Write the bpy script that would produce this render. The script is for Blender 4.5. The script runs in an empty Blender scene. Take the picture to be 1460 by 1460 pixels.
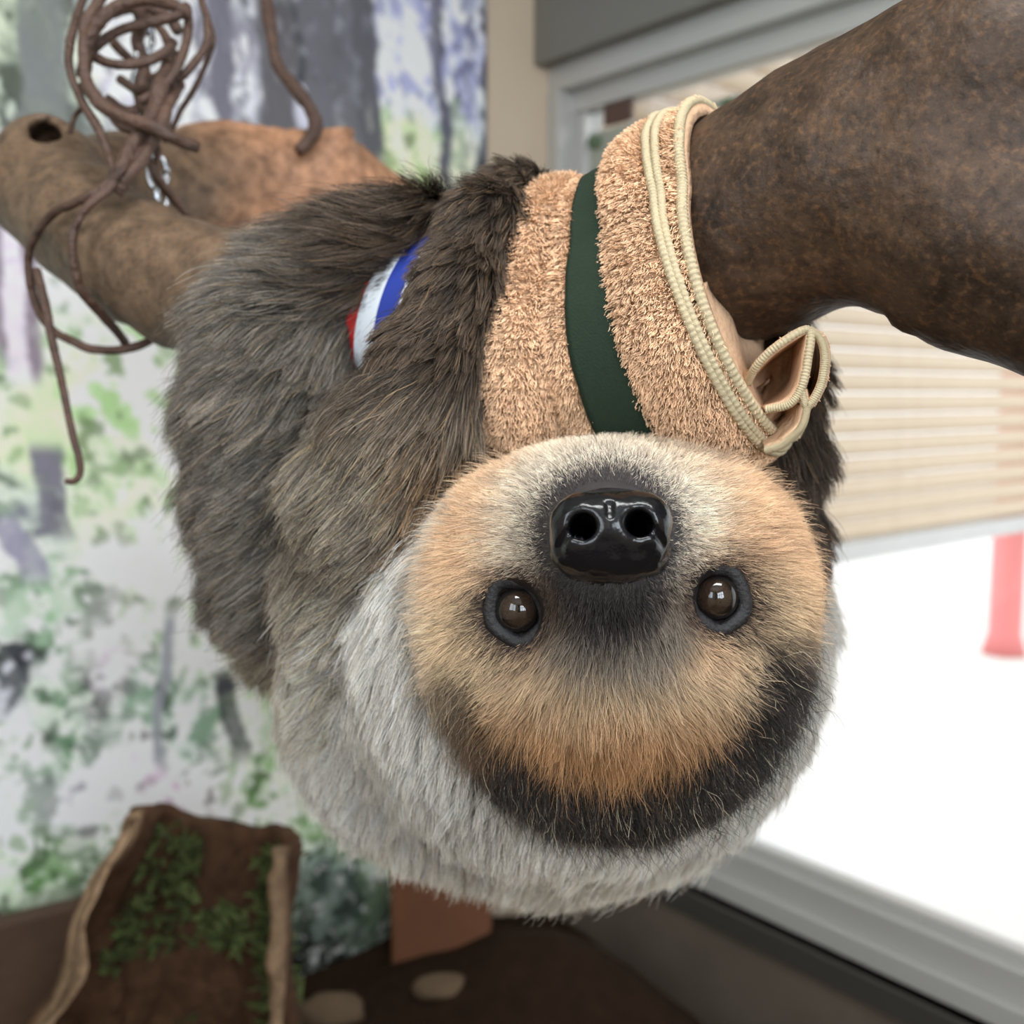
import bpy, math
import numpy as np

rng = np.random.default_rng(7)
SC = bpy.context.scene
COL = SC.collection

# ------------------------------------------------------------------ camera
FPX = 1516.0
PITCH = math.radians(6.4)
CAM = np.array([0.0, 0.0, 1.16])
RT = np.array([1.0, 0.0, 0.0])
FW = np.array([0.0, math.cos(PITCH), -math.sin(PITCH)])
UP = np.array([0.0, math.sin(PITCH), math.cos(PITCH)])
cd = bpy.data.cameras.new('camera')
cam = bpy.data.objects.new('camera', cd)
COL.objects.link(cam)
cam.location = CAM
cam.rotation_euler = (math.pi / 2 - PITCH, 0, 0)
cd.sensor_width = 36.0
cd.lens = 36.0 * FPX / 1460.0
cd.clip_start = 0.02
cd.dof.use_dof = True
cd.dof.focus_distance = 0.445
cd.dof.aperture_fstop = 7.6
SC.camera = cam

# ------------------------------------------------------------------ world and light
w = bpy.data.worlds.new('overcast_sky')
SC.world = w
w.use_nodes = True
bg = w.node_tree.nodes['Background']
bg.inputs[0].default_value = (0.90, 0.95, 1.0, 1)
bg.inputs[1].default_value = 1.45
SC.view_settings.view_transform = 'Standard'
SC.view_settings.look = 'None'
SC.view_settings.gamma = 1.0
SC.view_settings.use_curve_mapping = False
SC.view_settings.exposure = 0.5
SC.cycles.use_denoising = True
SC.cycles.max_bounces = 6
SC.cycles.diffuse_bounces = 3
SC.cycles.glossy_bounces = 2
SC.cycles.use_adaptive_sampling = True
SC.cycles.adaptive_threshold = 0.02


def area_light(name, loc, target, size, power, color=(1, 1, 1), size_y=None):
    ld = bpy.data.lights.new(name, 'AREA')
    ld.energy = power
    ld.color = color
    ld.size = size
    if size_y:
        ld.shape = 'RECTANGLE'
        ld.size_y = size_y
    o = bpy.data.objects.new(name, ld)
    COL.objects.link(o)
    o.location = loc
    from mathutils import Vector
    d = Vector(target) - Vector(loc)
    o.rotation_euler = d.to_track_quat('-Z', 'Y').to_euler()
    return o


AZ = math.radians(39.1)
K = np.array([0.065, 2.2, 0.0])      # corner of mural wall and window wall on the floor
E1 = np.array([math.sin(AZ), -math.cos(AZ), 0.0])      # a: along the window wall towards the camera
E2 = np.array([-math.cos(AZ), -math.sin(AZ), 0.0])     # b: along the mural wall away from the corner


def W(a, b, z):
    return K + a * E1 + b * E2 + np.array([0, 0, z])


area_light('added_overhead_light', W(1.75, 1.3, 2.40), W(1.75, 1.3, 0), 1.1, 15.0, (1.0, 1.0, 1.0), 0.25)  # unseen overhead light, added for modelling and glints on nose and eyes
# daylight coming in through the two windows behind the camera
area_light('daylight_front_window', W(3.16, 1.75, 1.70), W(0, 1.75, 1.70), 1.1, 34.0, (0.80, 0.90, 1.0), 1.0)
area_light('daylight_left_window', W(1.9, 2.76, 1.70), W(1.9, 0, 1.70), 1.0, 14.0, (0.80, 0.90, 1.0), 1.0)


# ------------------------------------------------------------------ helpers
def lin(c):
    c = np.asarray(c, float) / 255.0
    return np.where(c <= 0.04045, c / 12.92, ((c + 0.055) / 1.055) ** 2.4)


def lin4(r, g, b):
    return tuple(lin((r, g, b))) + (1.0,)


def P(px, py, d):
    """camera-frame point (right, up, forward) seen at a pixel of the 1460 frame"""
    return np.array([(px - 730.0) / FPX * d, (730.0 - py) / FPX * d, d])


def c2w(p):
    p = np.asarray(p, float)
    return CAM + p[..., 0:1] * RT + p[..., 1:2] * UP + p[..., 2:3] * FW


def cdir(v):
    v = np.asarray(v, float)
    return v[..., 0:1] * RT + v[..., 1:2] * UP + v[..., 2:3] * FW


def proj(p):
    return 730 + p[..., 0] / p[..., 2] * FPX, 730 - p[..., 1] / p[..., 2] * FPX


def nrm(v):
    return v / np.maximum(np.linalg.norm(v, axis=-1, keepdims=True), 1e-9)


def hash3(i, j, k, seed=0):
    h = (i.astype(np.int64) * 374761393 + j.astype(np.int64) * 668265263 + k.astype(np.int64) * 2147483647 + seed * 1274126177) & 0xFFFFFFFF
    h = ((h ^ (h >> 13)) * 1274126177) & 0xFFFFFFFF
    h = ((h ^ (h >> 16)) * 2246822519) & 0xFFFFFFFF
    return ((h ^ (h >> 15)) & 0xFFFFFF) / float(0xFFFFFF)


def vnoise(p, seed=0):
    p = np.asarray(p, float)
    i = np.floor(p).astype(np.int64)
    f = p - i
    f = f * f * (3 - 2 * f)
    r = 0
    for a in (0, 1):
        for b in (0, 1):
            for c in (0, 1):
                wgt = (f[..., 0] if a else 1 - f[..., 0]) * (f[..., 1] if b else 1 - f[..., 1]) * (f[..., 2] if c else 1 - f[..., 2])
                r = r + wgt * hash3(i[..., 0] + a, i[..., 1] + b, i[..., 2] + c, seed)
    return r


def fbm(p, seed=0, octs=3):
    p = np.asarray(p, float)
    r, a, s = 0, 0.5, 0
    for o in range(octs):
        r = r + a * vnoise(p * 2 ** o, seed + o)
        s += a
        a *= 0.5
    return r / s


def sstep(a, b, x):
    t = np.clip((x - a) / (b - a), 0, 1)
    return t * t * (3 - 2 * t)


def setprops(o, label=None, cat=None, group=None, kind=None):
    if label: o['label'] = label
    if cat: o['category'] = cat
    if group: o['group'] = group
    if kind: o['kind'] = kind
    return o


ORIG = {}


def mesh_obj(name, V, faces, mat, parent=None, smooth=True, colors=None, mats=None, fmat=None, origin=None):
    V = np.asarray(V, float)
    if parent is not None:
        org = ORIG[parent.name]
    elif origin is not None:
        org = np.asarray(origin, float)
    else:
        lo, hi = V.min(0), V.max(0)
        org = np.array([(lo[0] + hi[0]) / 2, (lo[1] + hi[1]) / 2, lo[2]])
    me = bpy.data.meshes.new(name)
    if isinstance(faces, np.ndarray):
        n, k = faces.shape
        me.vertices.add(len(V))
        me.vertices.foreach_set('co', (V - org).astype(np.float32).ravel())
        me.loops.add(n * k)
        me.loops.foreach_set('vertex_index', faces.astype(np.int32).ravel())
        me.polygons.add(n)
        me.polygons.foreach_set('loop_start', np.arange(0, n * k, k, dtype=np.int32))
        me.update(calc_edges=True)
    else:
        me.from_pydata((V - org).tolist(), [], faces)
    me.validate()
    if smooth:
        me.polygons.foreach_set('use_smooth', np.ones(len(me.polygons), dtype=bool))
    if colors is not None:
        at = me.color_attributes.new('col', 'FLOAT_COLOR', 'POINT')
        c4 = np.ones((len(V), 4), np.float32)
        c4[:, :3] = colors
        at.data.foreach_set('color', c4.ravel())
    for m in (mats or [mat]):
        me.materials.append(m)
    if fmat is not None:
        me.polygons.foreach_set('material_index', np.asarray(fmat, np.int32))
    o = bpy.data.objects.new(name, me)
    COL.objects.link(o)
    if parent is not None:
        o.parent = parent
        ORIG[o.name] = ORIG[parent.name]
    else:
        o.location = org
        ORIG[o.name] = org
    return o


def empty(name, loc):
    o = bpy.data.objects.new(name, None)
    COL.objects.link(o)
    o.location = loc
    ORIG[o.name] = np.asarray(loc, float)
    return o


def cat_rom(pts, n):
    """resampled Catmull-Rom through the rows of pts (any width)"""
    pts = np.asarray(pts, float)
    q = np.vstack([2 * pts[0] - pts[1], pts, 2 * pts[-1] - pts[-2]])
    t = np.linspace(0, len(pts) - 1 - 1e-9, n)
    i = np.floor(t).astype(int)
    f = (t - i)[:, None]
    p0, p1, p2, p3 = q[i], q[i + 1], q[i + 2], q[i + 3]
    return 0.5 * (2 * p1 + (p2 - p0) * f + (2 * p0 - 5 * p1 + 4 * p2 - p3) * f ** 2 + (3 * p1 - p0 - 3 * p2 + p3) * f ** 3)


def grid_faces(n, m, close_u=False, close_v=False, off=0):
    """n rows x m columns"""
    iu = np.arange(n if close_u else n - 1)
    iv = np.arange(m if close_v else m - 1)
    A, B = np.meshgrid(iu, iv, indexing='ij')
    A, B = A.ravel(), B.ravel()
    A2, B2 = (A + 1) % n, (B + 1) % m
    return np.stack([A * m + B, A * m + B2, A2 * m + B2, A2 * m + B], 1) + off


def tube(path, rad, sides=8, lump=0.0, seed=0, flat=1.0):
    """verts, faces (quads, end caps as collapsed quads) along path"""
    path = np.asarray(path, float)
    n = len(path)
    rad = np.broadcast_to(np.asarray(rad, float), (n,)).copy()
    T = nrm(np.gradient(path, axis=0))
    ref = np.array([0.13, 0.31, 0.94])
    N = np.zeros_like(T)
    v = ref - T[0] * (ref @ T[0])
    for i in range(n):
        v = v - T[i] * (v @ T[i])
        v = v / max(np.linalg.norm(v), 1e-9)
        N[i] = v
    B = np.cross(T, N)
    th = np.linspace(0, 2 * np.pi, sides, endpoint=False)
    rr = rad[:, None] * (1 + lump * (rng.random((n, sides)) - 0.5))
    V = path[:, None, :] + rr[..., None] * (np.cos(th)[None, :, None] * N[:, None, :] * flat + np.sin(th)[None, :, None] * B[:, None, :])
    V = V.reshape(-1, 3)
    Fq = grid_faces(n, sides, close_v=True)
    c0, c1 = len(V), len(V) + 1
    V = np.vstack([V, path[0], path[-1]])
    caps = []
    for s in range(sides):
        s2 = (s + 1) % sides
        caps.append([c0, s2, s])
        caps.append([c1, (n - 1) * sides + s, (n - 1) * sides + s2])
    return V, [list(map(int, f)) for f in Fq] + caps


# ------------------------------------------------------------------ materials
def mat_new(name):
    m = bpy.data.materials.new(name)
    m.use_nodes = True
    nt = m.node_tree
    return m, nt, nt.nodes['Principled BSDF']


def simple(name, rgb, rough=0.6, metal=0.0, spec=0.5, noise=0.0, scale=30, bump=0.0, bscale=60, coat=0.0):
    m, nt, b = mat_new(name)
    b.inputs['Roughness'].default_value = rough
    b.inputs['Metallic'].default_value = metal
    b.inputs['Specular IOR Level'].default_value = spec
    b.inputs['Coat Weight'].default_value = coat
    L = nt.links
    tc = nt.nodes.new('ShaderNodeTexCoord')
    if noise:
        nz = nt.nodes.new('ShaderNodeTexNoise')
        nz.inputs['Scale'].default_value = scale
        nz.inputs['Detail'].default_value = 5
        L.new(tc.outputs['Object'], nz.inputs['Vector'])
        r = nt.nodes.new('ShaderNodeMix')
        r.data_type = 'RGBA'
        c = lin(rgb)
        r.inputs['A'].default_value = tuple(np.clip(c * (1 - noise), 0, 1)) + (1,)
        r.inputs['B'].default_value = tuple(np.clip(c * (1 + noise), 0, 1)) + (1,)
        L.new(nz.outputs['Fac'], r.inputs['Factor'])
        L.new(r.outputs['Result'], b.inputs['Base Color'])
    else:
        b.inputs['Base Color'].default_value = lin4(*rgb)
    if bump:
        n2 = nt.nodes.new('ShaderNodeTexNoise')
        n2.inputs['Scale'].default_value = bscale
        n2.inputs['Detail'].default_value = 6
        L.new(tc.outputs['Object'], n2.inputs['Vector'])
        bp = nt.nodes.new('ShaderNodeBump')
        bp.inputs['Strength'].default_value = bump
        bp.inputs['Distance'].default_value = 0.004
        L.new(n2.outputs['Fac'], bp.inputs['Height'])
        L.new(bp.outputs['Normal'], b.inputs['Normal'])
    return m


def attr_mat(name, rough=0.6, spec=0.4, noise=0.25, scale=60, bump=0.3, bscale=120, bdist=0.002, hair=False, root=0.5, tip=1.2, flecks=0.0):
    """base colour from the 'col' attribute, broken up by noise"""
    m, nt, b = mat_new(name)
    L = nt.links
    at = nt.nodes.new('ShaderNodeAttribute')
    at.attribute_name = 'col'
    b.inputs['Roughness'].default_value = rough
    b.inputs['Specular IOR Level'].default_value = spec
    if hair:
        hi = nt.nodes.new('ShaderNodeHairInfo')
        mr = nt.nodes.new('ShaderNodeMapRange')
        mr.inputs['To Min'].default_value = root
        mr.inputs['To Max'].default_value = tip
        L.new(hi.outputs['Intercept'], mr.inputs['Value'])
        mx = nt.nodes.new('ShaderNodeVectorMath')
        mx.operation = 'SCALE'
        L.new(at.outputs['Color'], mx.inputs[0])
        L.new(mr.outputs['Result'], mx.inputs['Scale'])
        L.new(mx.outputs['Vector'], b.inputs['Base Color'])
        return m
    tc = nt.nodes.new('ShaderNodeTexCoord')
    nz = nt.nodes.new('ShaderNodeTexNoise')
    nz.inputs['Scale'].default_value = scale
    nz.inputs['Detail'].default_value = 6
    nz.inputs['Roughness'].default_value = 0.65
    L.new(tc.outputs['Object'], nz.inputs['Vector'])
    mr = nt.nodes.new('ShaderNodeMapRange')
    mr.inputs['From Min'].default_value = 0.3
    mr.inputs['From Max'].default_value = 0.7
    mr.inputs['To Min'].default_value = 1 - noise
    mr.inputs['To Max'].default_value = 1 + noise
    L.new(nz.outputs['Fac'], mr.inputs['Value'])
    mx = nt.nodes.new('ShaderNodeVectorMath')
    mx.operation = 'SCALE'
    L.new(at.outputs['Color'], mx.inputs[0])
    L.new(mr.outputs['Result'], mx.inputs['Scale'])
    L.new(mx.outputs['Vector'], b.inputs['Base Color'])
    if flecks:
        nf = nt.nodes.new('ShaderNodeTexNoise')
        nf.inputs['Scale'].default_value = 300
        nf.inputs['Detail'].default_value = 4
        L.new(tc.outputs['Object'], nf.inputs['Vector'])
        rf_ = nt.nodes.new('ShaderNodeMapRange')
        rf_.inputs['From Min'].default_value = 0.52
        rf_.inputs['From Max'].default_value = 0.72
        rf_.inputs['To Max'].default_value = flecks
        L.new(nf.outputs['Fac'], rf_.inputs['Value'])
        mf_ = nt.nodes.new('ShaderNodeMix')
        mf_.data_type = 'RGBA'
        mf_.inputs['B'].default_value = lin4(132, 94, 60)
        L.new(rf_.outputs['Result'], mf_.inputs['Factor'])
        L.new(mx.outputs['Vector'], mf_.inputs['A'])
        rd_ = nt.nodes.new('ShaderNodeMapRange')
        rd_.inputs['From Min'].default_value = 0.42
        rd_.inputs['From Max'].default_value = 0.30
        rd_.inputs['To Max'].default_value = 0.5
        L.new(nf.outputs['Fac'], rd_.inputs['Value'])
        md2 = nt.nodes.new('ShaderNodeMix')
        md2.data_type = 'RGBA'
        md2.inputs['B'].default_value = lin4(24, 19, 16)
        L.new(rd_.outputs['Result'], md2.inputs['Factor'])
        L.new(mf_.outputs['Result'], md2.inputs['A'])
        L.new(md2.outputs['Result'], b.inputs['Base Color'])
    if bump:
        n2 = nt.nodes.new('ShaderNodeTexNoise')
        n2.inputs['Scale'].default_value = bscale
        n2.inputs['Detail'].default_value = 8
        L.new(tc.outputs['Object'], n2.inputs['Vector'])
        bp = nt.nodes.new('ShaderNodeBump')
        bp.inputs['Strength'].default_value = bump
        bp.inputs['Distance'].default_value = bdist
        L.new(n2.outputs['Fac'], bp.inputs['Height'])
        L.new(bp.outputs['Normal'], b.inputs['Normal'])
    return m


M_wallplain = simple('beige_plaster', (204, 186, 164), 0.8, noise=0.06, scale=8)
M_ceiling = simple('ceiling_paint', (190, 186, 178), 0.9)
M_floor = simple('dark_earth_floor', (74, 54, 38), 0.8, noise=0.5, scale=7, bump=0.5, bscale=40)
M_dado = simple('grey_brown_stone', (98, 87, 77), 0.7, noise=0.3, scale=9, bump=0.15, bscale=30)
M_alu = simple('brushed_aluminium', (190, 189, 186), 0.38, metal=0.2, noise=0.05, scale=5)
M_aludark = simple('dark_gasket', (62, 58, 54), 0.6)
M_header = simple('grey_header_panel', (120, 118, 112), 0.6, noise=0.05, scale=6)
M_concrete = simple('pale_concrete', (225, 222, 216), 0.9, noise=0.05, scale=3)
M_red = simple('veiled_red_paint', (232, 138, 136), 0.5)  # red lightened to pink: glare and haze of the yard put into the colour
M_slat = simple('cream_shutter_slat', (200, 180, 154), 0.55, noise=0.04, scale=4)

# ------------------------------------------------------------------ room frame
def ray(px, py):
    return (px - 730) / FPX * RT + (730 - py) / FPX * UP + FW


def box_ab(name, a0, a1, b0, b1, z0, z1, mat, parent=None, bevel=0.0):
    V = [W(a, b, z) for a in (a0, a1) for b in (b0, b1) for z in (z0, z1)]
    Fq = [[0, 1, 3, 2], [4, 6, 7, 5], [0, 4, 5, 1], [2, 3, 7, 6], [0, 2, 6, 4], [1, 5, 7, 3]]
    o = mesh_obj(name, V, Fq, mat, parent, smooth=False)
    if bevel:
        md = o.modifiers.new('soft_edge', 'BEVEL')
        md.width = bevel
        md.segments = 2
    return o


def struct(o):
    o['kind'] = 'structure'
    return o


struct(box_ab('floor', -0.12, 3.4, -0.12, 3.4, -0.1, 0.0, M_floor))
struct(box_ab('ceiling', -0.12, 3.12, -0.12, 2.72, 2.42, 2.5, M_ceiling))
struct(box_ab('wall_back', -0.12, 0.0, -0.12, 2.72, 0.0, 2.42, M_wallplain))
wr = struct(box_ab('wall_right', -0.0, 3.0, -0.12, 0.0, 0.0, 0.245, M_dado))
struct(box_ab('wall_right_upper', 0.0, 3.0, -0.12, 0.0, 1.81, 2.42, M_header))
struct(box_ab('trim_1', 0.0, 3.0, 0.0, 0.03, 1.80, 2.42, M_header, bevel=0.004))
struct(box_ab('trim_2', -0.0, 3.0, -0.02, 0.012, 0.205, 0.245, M_aludark))
struct(box_ab('ground_outside', -8.0, 8.0, -14.0, -0.12, -0.14, -0.1, M_concrete))



def wall_open(name, along, pos, thick, u0, u1, w0, w1, z0, z1, mat):
    """wall with one window opening (w0..w1, z0..z1)"""
    V, Fq = [], []
    for (p0, p1, q0, q1) in ((u0, w0, 0, 2.42), (w1, u1, 0, 2.42), (w0, w1, 0, z0), (w0, w1, z1, 2.42)):
        o = len(V)
        for s in (pos, pos + thick):
            for u in (p0, p1):
                for z in (q0, q1):
                    V.append(W(s, u, z) if along == 'b' else W(u, s, z))
        Fq += [[o + i for i in f] for f in ([0, 1, 3, 2], [4, 6, 7, 5], [0, 4, 5, 1], [2, 3, 7, 6], [0, 2, 6, 4], [1, 5, 7, 3])]
    return struct(mesh_obj(name, V, Fq, mat, smooth=False))


wall_open('wall_front', 'b', 3.0, 0.12, -0.12, 2.72, 1.2, 2.3, 1.2, 2.2, M_wallplain)
wall_open('wall_left', 'a', 2.6, 0.12, 0.0, 3.0, 1.4, 2.4, 1.2, 2.2, M_wallplain)
w2 = struct(box_ab('window_2', 3.02, 3.07, 1.2, 2.3, 1.2, 1.24, M_aludark))
box_ab('frame_head', 3.02, 3.07, 1.2, 2.3, 2.16, 2.2, M_aludark, w2)
for k in range(4):
    box_ab('mullion', 3.02, 3.07, 1.2 + k * 0.3533, 1.24 + k * 0.3533, 1.24, 2.16, M_aludark, w2)
box_ab('transom', 3.025, 3.065, 1.2, 2.3, 1.68, 1.72, M_aludark, w2)
w3 = struct(box_ab('window_3', 1.4, 2.4, 2.62, 2.67, 1.2, 1.24, M_aludark))
box_ab('frame_head', 1.4, 2.4, 2.62, 2.67, 2.16, 2.2, M_aludark, w3)
for k in range(3):
    box_ab('mullion', 1.4 + k * 0.48, 1.44 + k * 0.48, 2.62, 2.67, 1.24, 2.16, M_aludark, w3)

# window: aluminium frame round one large pane
win = struct(box_ab('window_1', 0.0, 3.0, -0.115, -0.02, 0.245, 0.285, M_alu, bevel=0.003))
box_ab('sill_rail', 0.0, 3.0, -0.10, -0.035, 0.285, 0.335, M_alu, win, 0.003)
box_ab('glazing_bead', 0.0, 3.0, -0.085, -0.055, 0.335, 0.352, M_alu, win, 0.002)
box_ab('head_rail', 0.0, 3.0, -0.115, -0.01, 1.755, 1.81, M_alu, win, 0.003)
box_ab('head_bead', 0.0, 3.0, -0.095, -0.045, 1.715, 1.755, M_alu, win, 0.003)
box_ab('jamb', 0.0, 0.035, -0.115, -0.005, 0.285, 1.755, M_alu, win, 0.003)
box_ab('jamb_bead', 0.035, 0.062, -0.09, -0.05, 0.335, 1.715, M_alu, win, 0.003)
gm, nt, pb = mat_new('window_glass')
nt.nodes.remove(pb)
tr = nt.nodes.new('ShaderNodeBsdfTransparent')
gl = nt.nodes.new('ShaderNodeBsdfGlossy')
gl.inputs['Roughness'].default_value = 0.02
fr = nt.nodes.new('ShaderNodeFresnel')
fr.inputs['IOR'].default_value = 1.35
mx = nt.nodes.new('ShaderNodeMixShader')
nt.links.new(fr.outputs[0], mx.inputs[0])
nt.links.new(tr.outputs[0], mx.inputs[1])
nt.links.new(gl.outputs[0], mx.inputs[2])
nt.links.new(mx.outputs[0], nt.nodes['Material Output'].inputs['Surface'])
box_ab('pane', 0.05, 3.0, -0.073, -0.067, 0.34, 1.735, gm, win)

# clear plate with green spacers fixed to the glass, brown tag above it
M_plate = simple('frosted_plate', (160, 164, 152), 0.4)
M_green = simple('green_spacer', (92, 112, 84), 0.5)
M_tag = simple('brown_tag', (88, 66, 58), 0.6)
pl = box_ab('glass_sign_plate', 0.080, 0.455, -0.058, -0.050, 1.36, 1.668, M_plate, bevel=0.002)
setprops(pl, 'grey green rectangular plate with green corner spacers fixed to the window glass', 'sign')
for (a, z) in ((0.100, 1.648), (0.435, 1.648), (0.100, 1.38), (0.435, 1.38)):
    pth = np.array([W(a, -0.052, z), W(a, -0.036, z)])
    V, Fq = tube(pth, 0.013, 14)
    mesh_obj('spacer', V, Fq, M_green, pl)
tg = box_ab('window_tag', 0.118, 0.19, -0.060, -0.050, 1.675, 1.715, M_tag, bevel=0.002)
setprops(tg, 'small dark brown tag above the grey green plate on the window', 'tag')

# roller shutter outside, half raised
sh = empty('roller_shutter', W(0.0, -1.4, 0.70))
setprops(sh, 'cream roller shutter of narrow horizontal slats hanging half raised outside the window', 'shutter')
prof = []
PIT = 0.058
nb = 7
for k in range(nb + 1):
    t = k / nb
    prof.append((0.016 * math.sin(math.pi * t) ** 0.7, t * (PIT - 0.004)))
pv = []
for b in (-0.14, -6.0):
    for (aa, zz) in prof:
        pv.append(W(aa, b, zz))
    for (aa, zz) in prof[::-1]:
        pv.append(W(aa - 0.008, b, zz))
pv = np.array(pv)
m_ = 2 * (nb + 1)
fl = [[i, (i + 1) % m_, m_ + (i + 1) % m_, m_ + i] for i in range(m_)] + [list(range(m_))[::-1], list(range(m_, 2 * m_))]
first = None
for k in range(31):
    if first is None:
        first = mesh_obj('slat', pv + np.array([0, 0, 0.755]), fl, M_slat, sh, smooth=False)
    else:
        c = first.copy()
        COL.objects.link(c)
        c.parent = sh
        c.location = (0, 0, PIT * k)
box_ab('bottom_rail', -0.012, 0.022, -6.0, -0.14, 0.70, 0.752, M_alu, sh, 0.004)

# red post far outside
pp = CAM + ray(1428, 985) * 5.2
V, Fq = tube(np.array([[pp[0], pp[1], -0.1], [pp[0], pp[1], 0.0], [pp[0], pp[1], 2.6]]), [0.10, 0.075, 0.075], 20)
setprops(mesh_obj('red_post', V, Fq, M_red), 'round red post standing in the bright yard outside', 'post')

# ------------------------------------------------------------------ forest mural (printed panel)
MU_B0, MU_B1, MU_Z0, MU_Z1 = 0.150, 2.6, 0.02, 2.40
nbm, nzm = 560, 520
bb = np.linspace(MU_B0, MU_B1, nbm)
zz = np.linspace(MU_Z0, MU_Z1, nzm)
BB, ZZ = np.meshgrid(bb, zz)
MX = K[0] + BB * E2[0]
MY = K[1] + BB * E2[1]
MP = np.stack([MX, MY, ZZ], -1)
# picture coordinates of the print (1 unit of the design = where that spot of the panel is seen)
dv = MP - CAM
dep = dv @ FW
IX = 730 + (dv @ RT) / dep * FPX
IY = 730 - (dv @ UP) / dep * FPX
Q = np.stack([BB * 10, ZZ * 10, np.zeros_like(BB)], -1)
warp = np.stack([fbm(Q * 1.4, 31) - 0.5, fbm(Q * 1.4, 41) - 0.5], -1)
JX = IX + warp[..., 0] * 120
JY = IY + warp[..., 1] * 120
# broad colour fields of the print (x, y, radius, light colour, mid colour, dark share)
fields = [
    (30, 60, 110, (205, 214, 190), (150, 160, 140), .45),
    (60, 150, 80, (150, 160, 150), (105, 110, 106), .7),
    (200, 70, 110, (236, 236, 226), (190, 186, 205), .25),
    (330, 100, 90, (228, 228, 238), (140, 138, 150), .5),
    (450, 90, 90, (190, 190, 205), (112, 112, 118), .75),
    (590, 90, 90, (232, 234, 246), (170, 172, 210), .35),
    (670, 100, 50, (206, 208, 235), (120, 120, 165), .55),
    (580, 240, 70, (226, 234, 190), (170, 206, 130), .15),
    (660, 240, 50, (226, 228, 200), (170, 170, 160), .3),
    (20, 350, 80, (235, 228, 240), (190, 180, 200), .3),
    (200, 560, 110, (232, 238, 226), (176, 212, 150), .12),
    (60, 600, 90, (214, 232, 190), (168, 206, 138), .12),
    (60, 720, 80, (190, 200, 190), (120, 122, 135), .55),
    (190, 690, 90, (222, 232, 205), (170, 198, 150), .25),
    (220, 820, 100, (246, 244, 244), (210, 222, 200), .1),
    (60, 880, 90, (232, 236, 228), (150, 184, 150), .3),
    (150, 960, 80, (240, 232, 240), (190, 176, 190), .35),
    (20, 980, 60, (200, 200, 210), (80, 80, 90), .65),
    (250, 1010, 100, (224, 232, 226), (130, 160, 136), .45),
    (90, 1050, 90, (214, 226, 210), (110, 146, 112), .45),
    (120, 1130, 100, (244, 240, 246), (206, 200, 212), .12),
    (240, 1140, 80, (245, 236, 244), (214, 176, 205), .15),
    (380, 1150, 90, (226, 236, 214), (120, 164, 96), .3),
    (60, 1220, 90, (216, 232, 204), (110, 150, 92), .35),
    (190, 1190, 80, (232, 240, 226), (130, 168, 110), .2),
    (470, 1270, 90, (120, 138, 128), (58, 70, 64), .7),
    (440, 1380, 120, (80, 86, 78), (34, 36, 32), .85),
    (100, 1400, 200, (120, 130, 110), (60, 70, 56), .6),
    (400, 600, 200, (226, 234, 215), (170, 200, 150), .2),
    (500, 900, 300, (226, 234, 215), (170, 200, 150), .3),
    (-300, 500, 300, (226, 232, 220), (150, 180, 140), .35),
    (-300, 100, 250, (205, 210, 200), (120, 128, 120), .5),
    (-300, 1000, 300, (232, 234, 232), (140, 170, 130), .3),
]
wsum = np.zeros_like(JX)
Lc = np.zeros(JX.shape + (3,))
Dc = np.zeros(JX.shape + (3,))
Sh = np.zeros_like(JX)
for (x, y, r, lc, dc, s) in fields:
    d2 = ((JX - x) ** 2 + (JY - y) ** 2) / (r * r)
    g = 1.0 / (0.05 + d2) ** 2.2
    wsum += g
    Lc += g[..., None] * lin(lc)
    Dc += g[..., None] * lin(dc)
    Sh += g * s
Lc /= wsum[..., None]
Dc /= wsum[..., None]
Sh /= wsum
upper = sstep(420, 250, IY)
Qs = Q * np.array([1, 1, 1])
n1 = fbm(np.stack([BB * 34, ZZ * (34 - 20 * upper), 0 * BB], -1) + warp[..., :1] * 2, 51, 4)
n2 = fbm(np.stack([BB * 14, ZZ * (14 - 9 * upper), 0 * BB + 3], -1), 61, 3)
n3 = fbm(np.stack([BB * 70, ZZ * 70, 0 * BB + 5], -1), 71, 3)
nn = 0.5 * n1 + 0.5 * n2
mixf = sstep(-0.12, 0.12, Sh * 0.50 + 0.30 - nn)      # 1 = mid colour, 0 = light colour
colr = Lc * (1 - mixf[..., None]) + Dc * mixf[..., None]
darkf = sstep(0.0, 0.10, (Sh - 0.42) * 0.38 + 0.36 - n2 * 0.62 - n1 * 0.38 + 0.06)
colr = colr * (1 - darkf[..., None]) + (Dc * 0.35) * darkf[..., None]
leaf = sstep(0.58, 0.66, n3) * sstep(900, 1050, IY)
colr = colr * (1 - 0.45 * leaf[..., None]) + np.array(lin((242, 244, 240))) * 0.45 * leaf[..., None]
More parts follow.
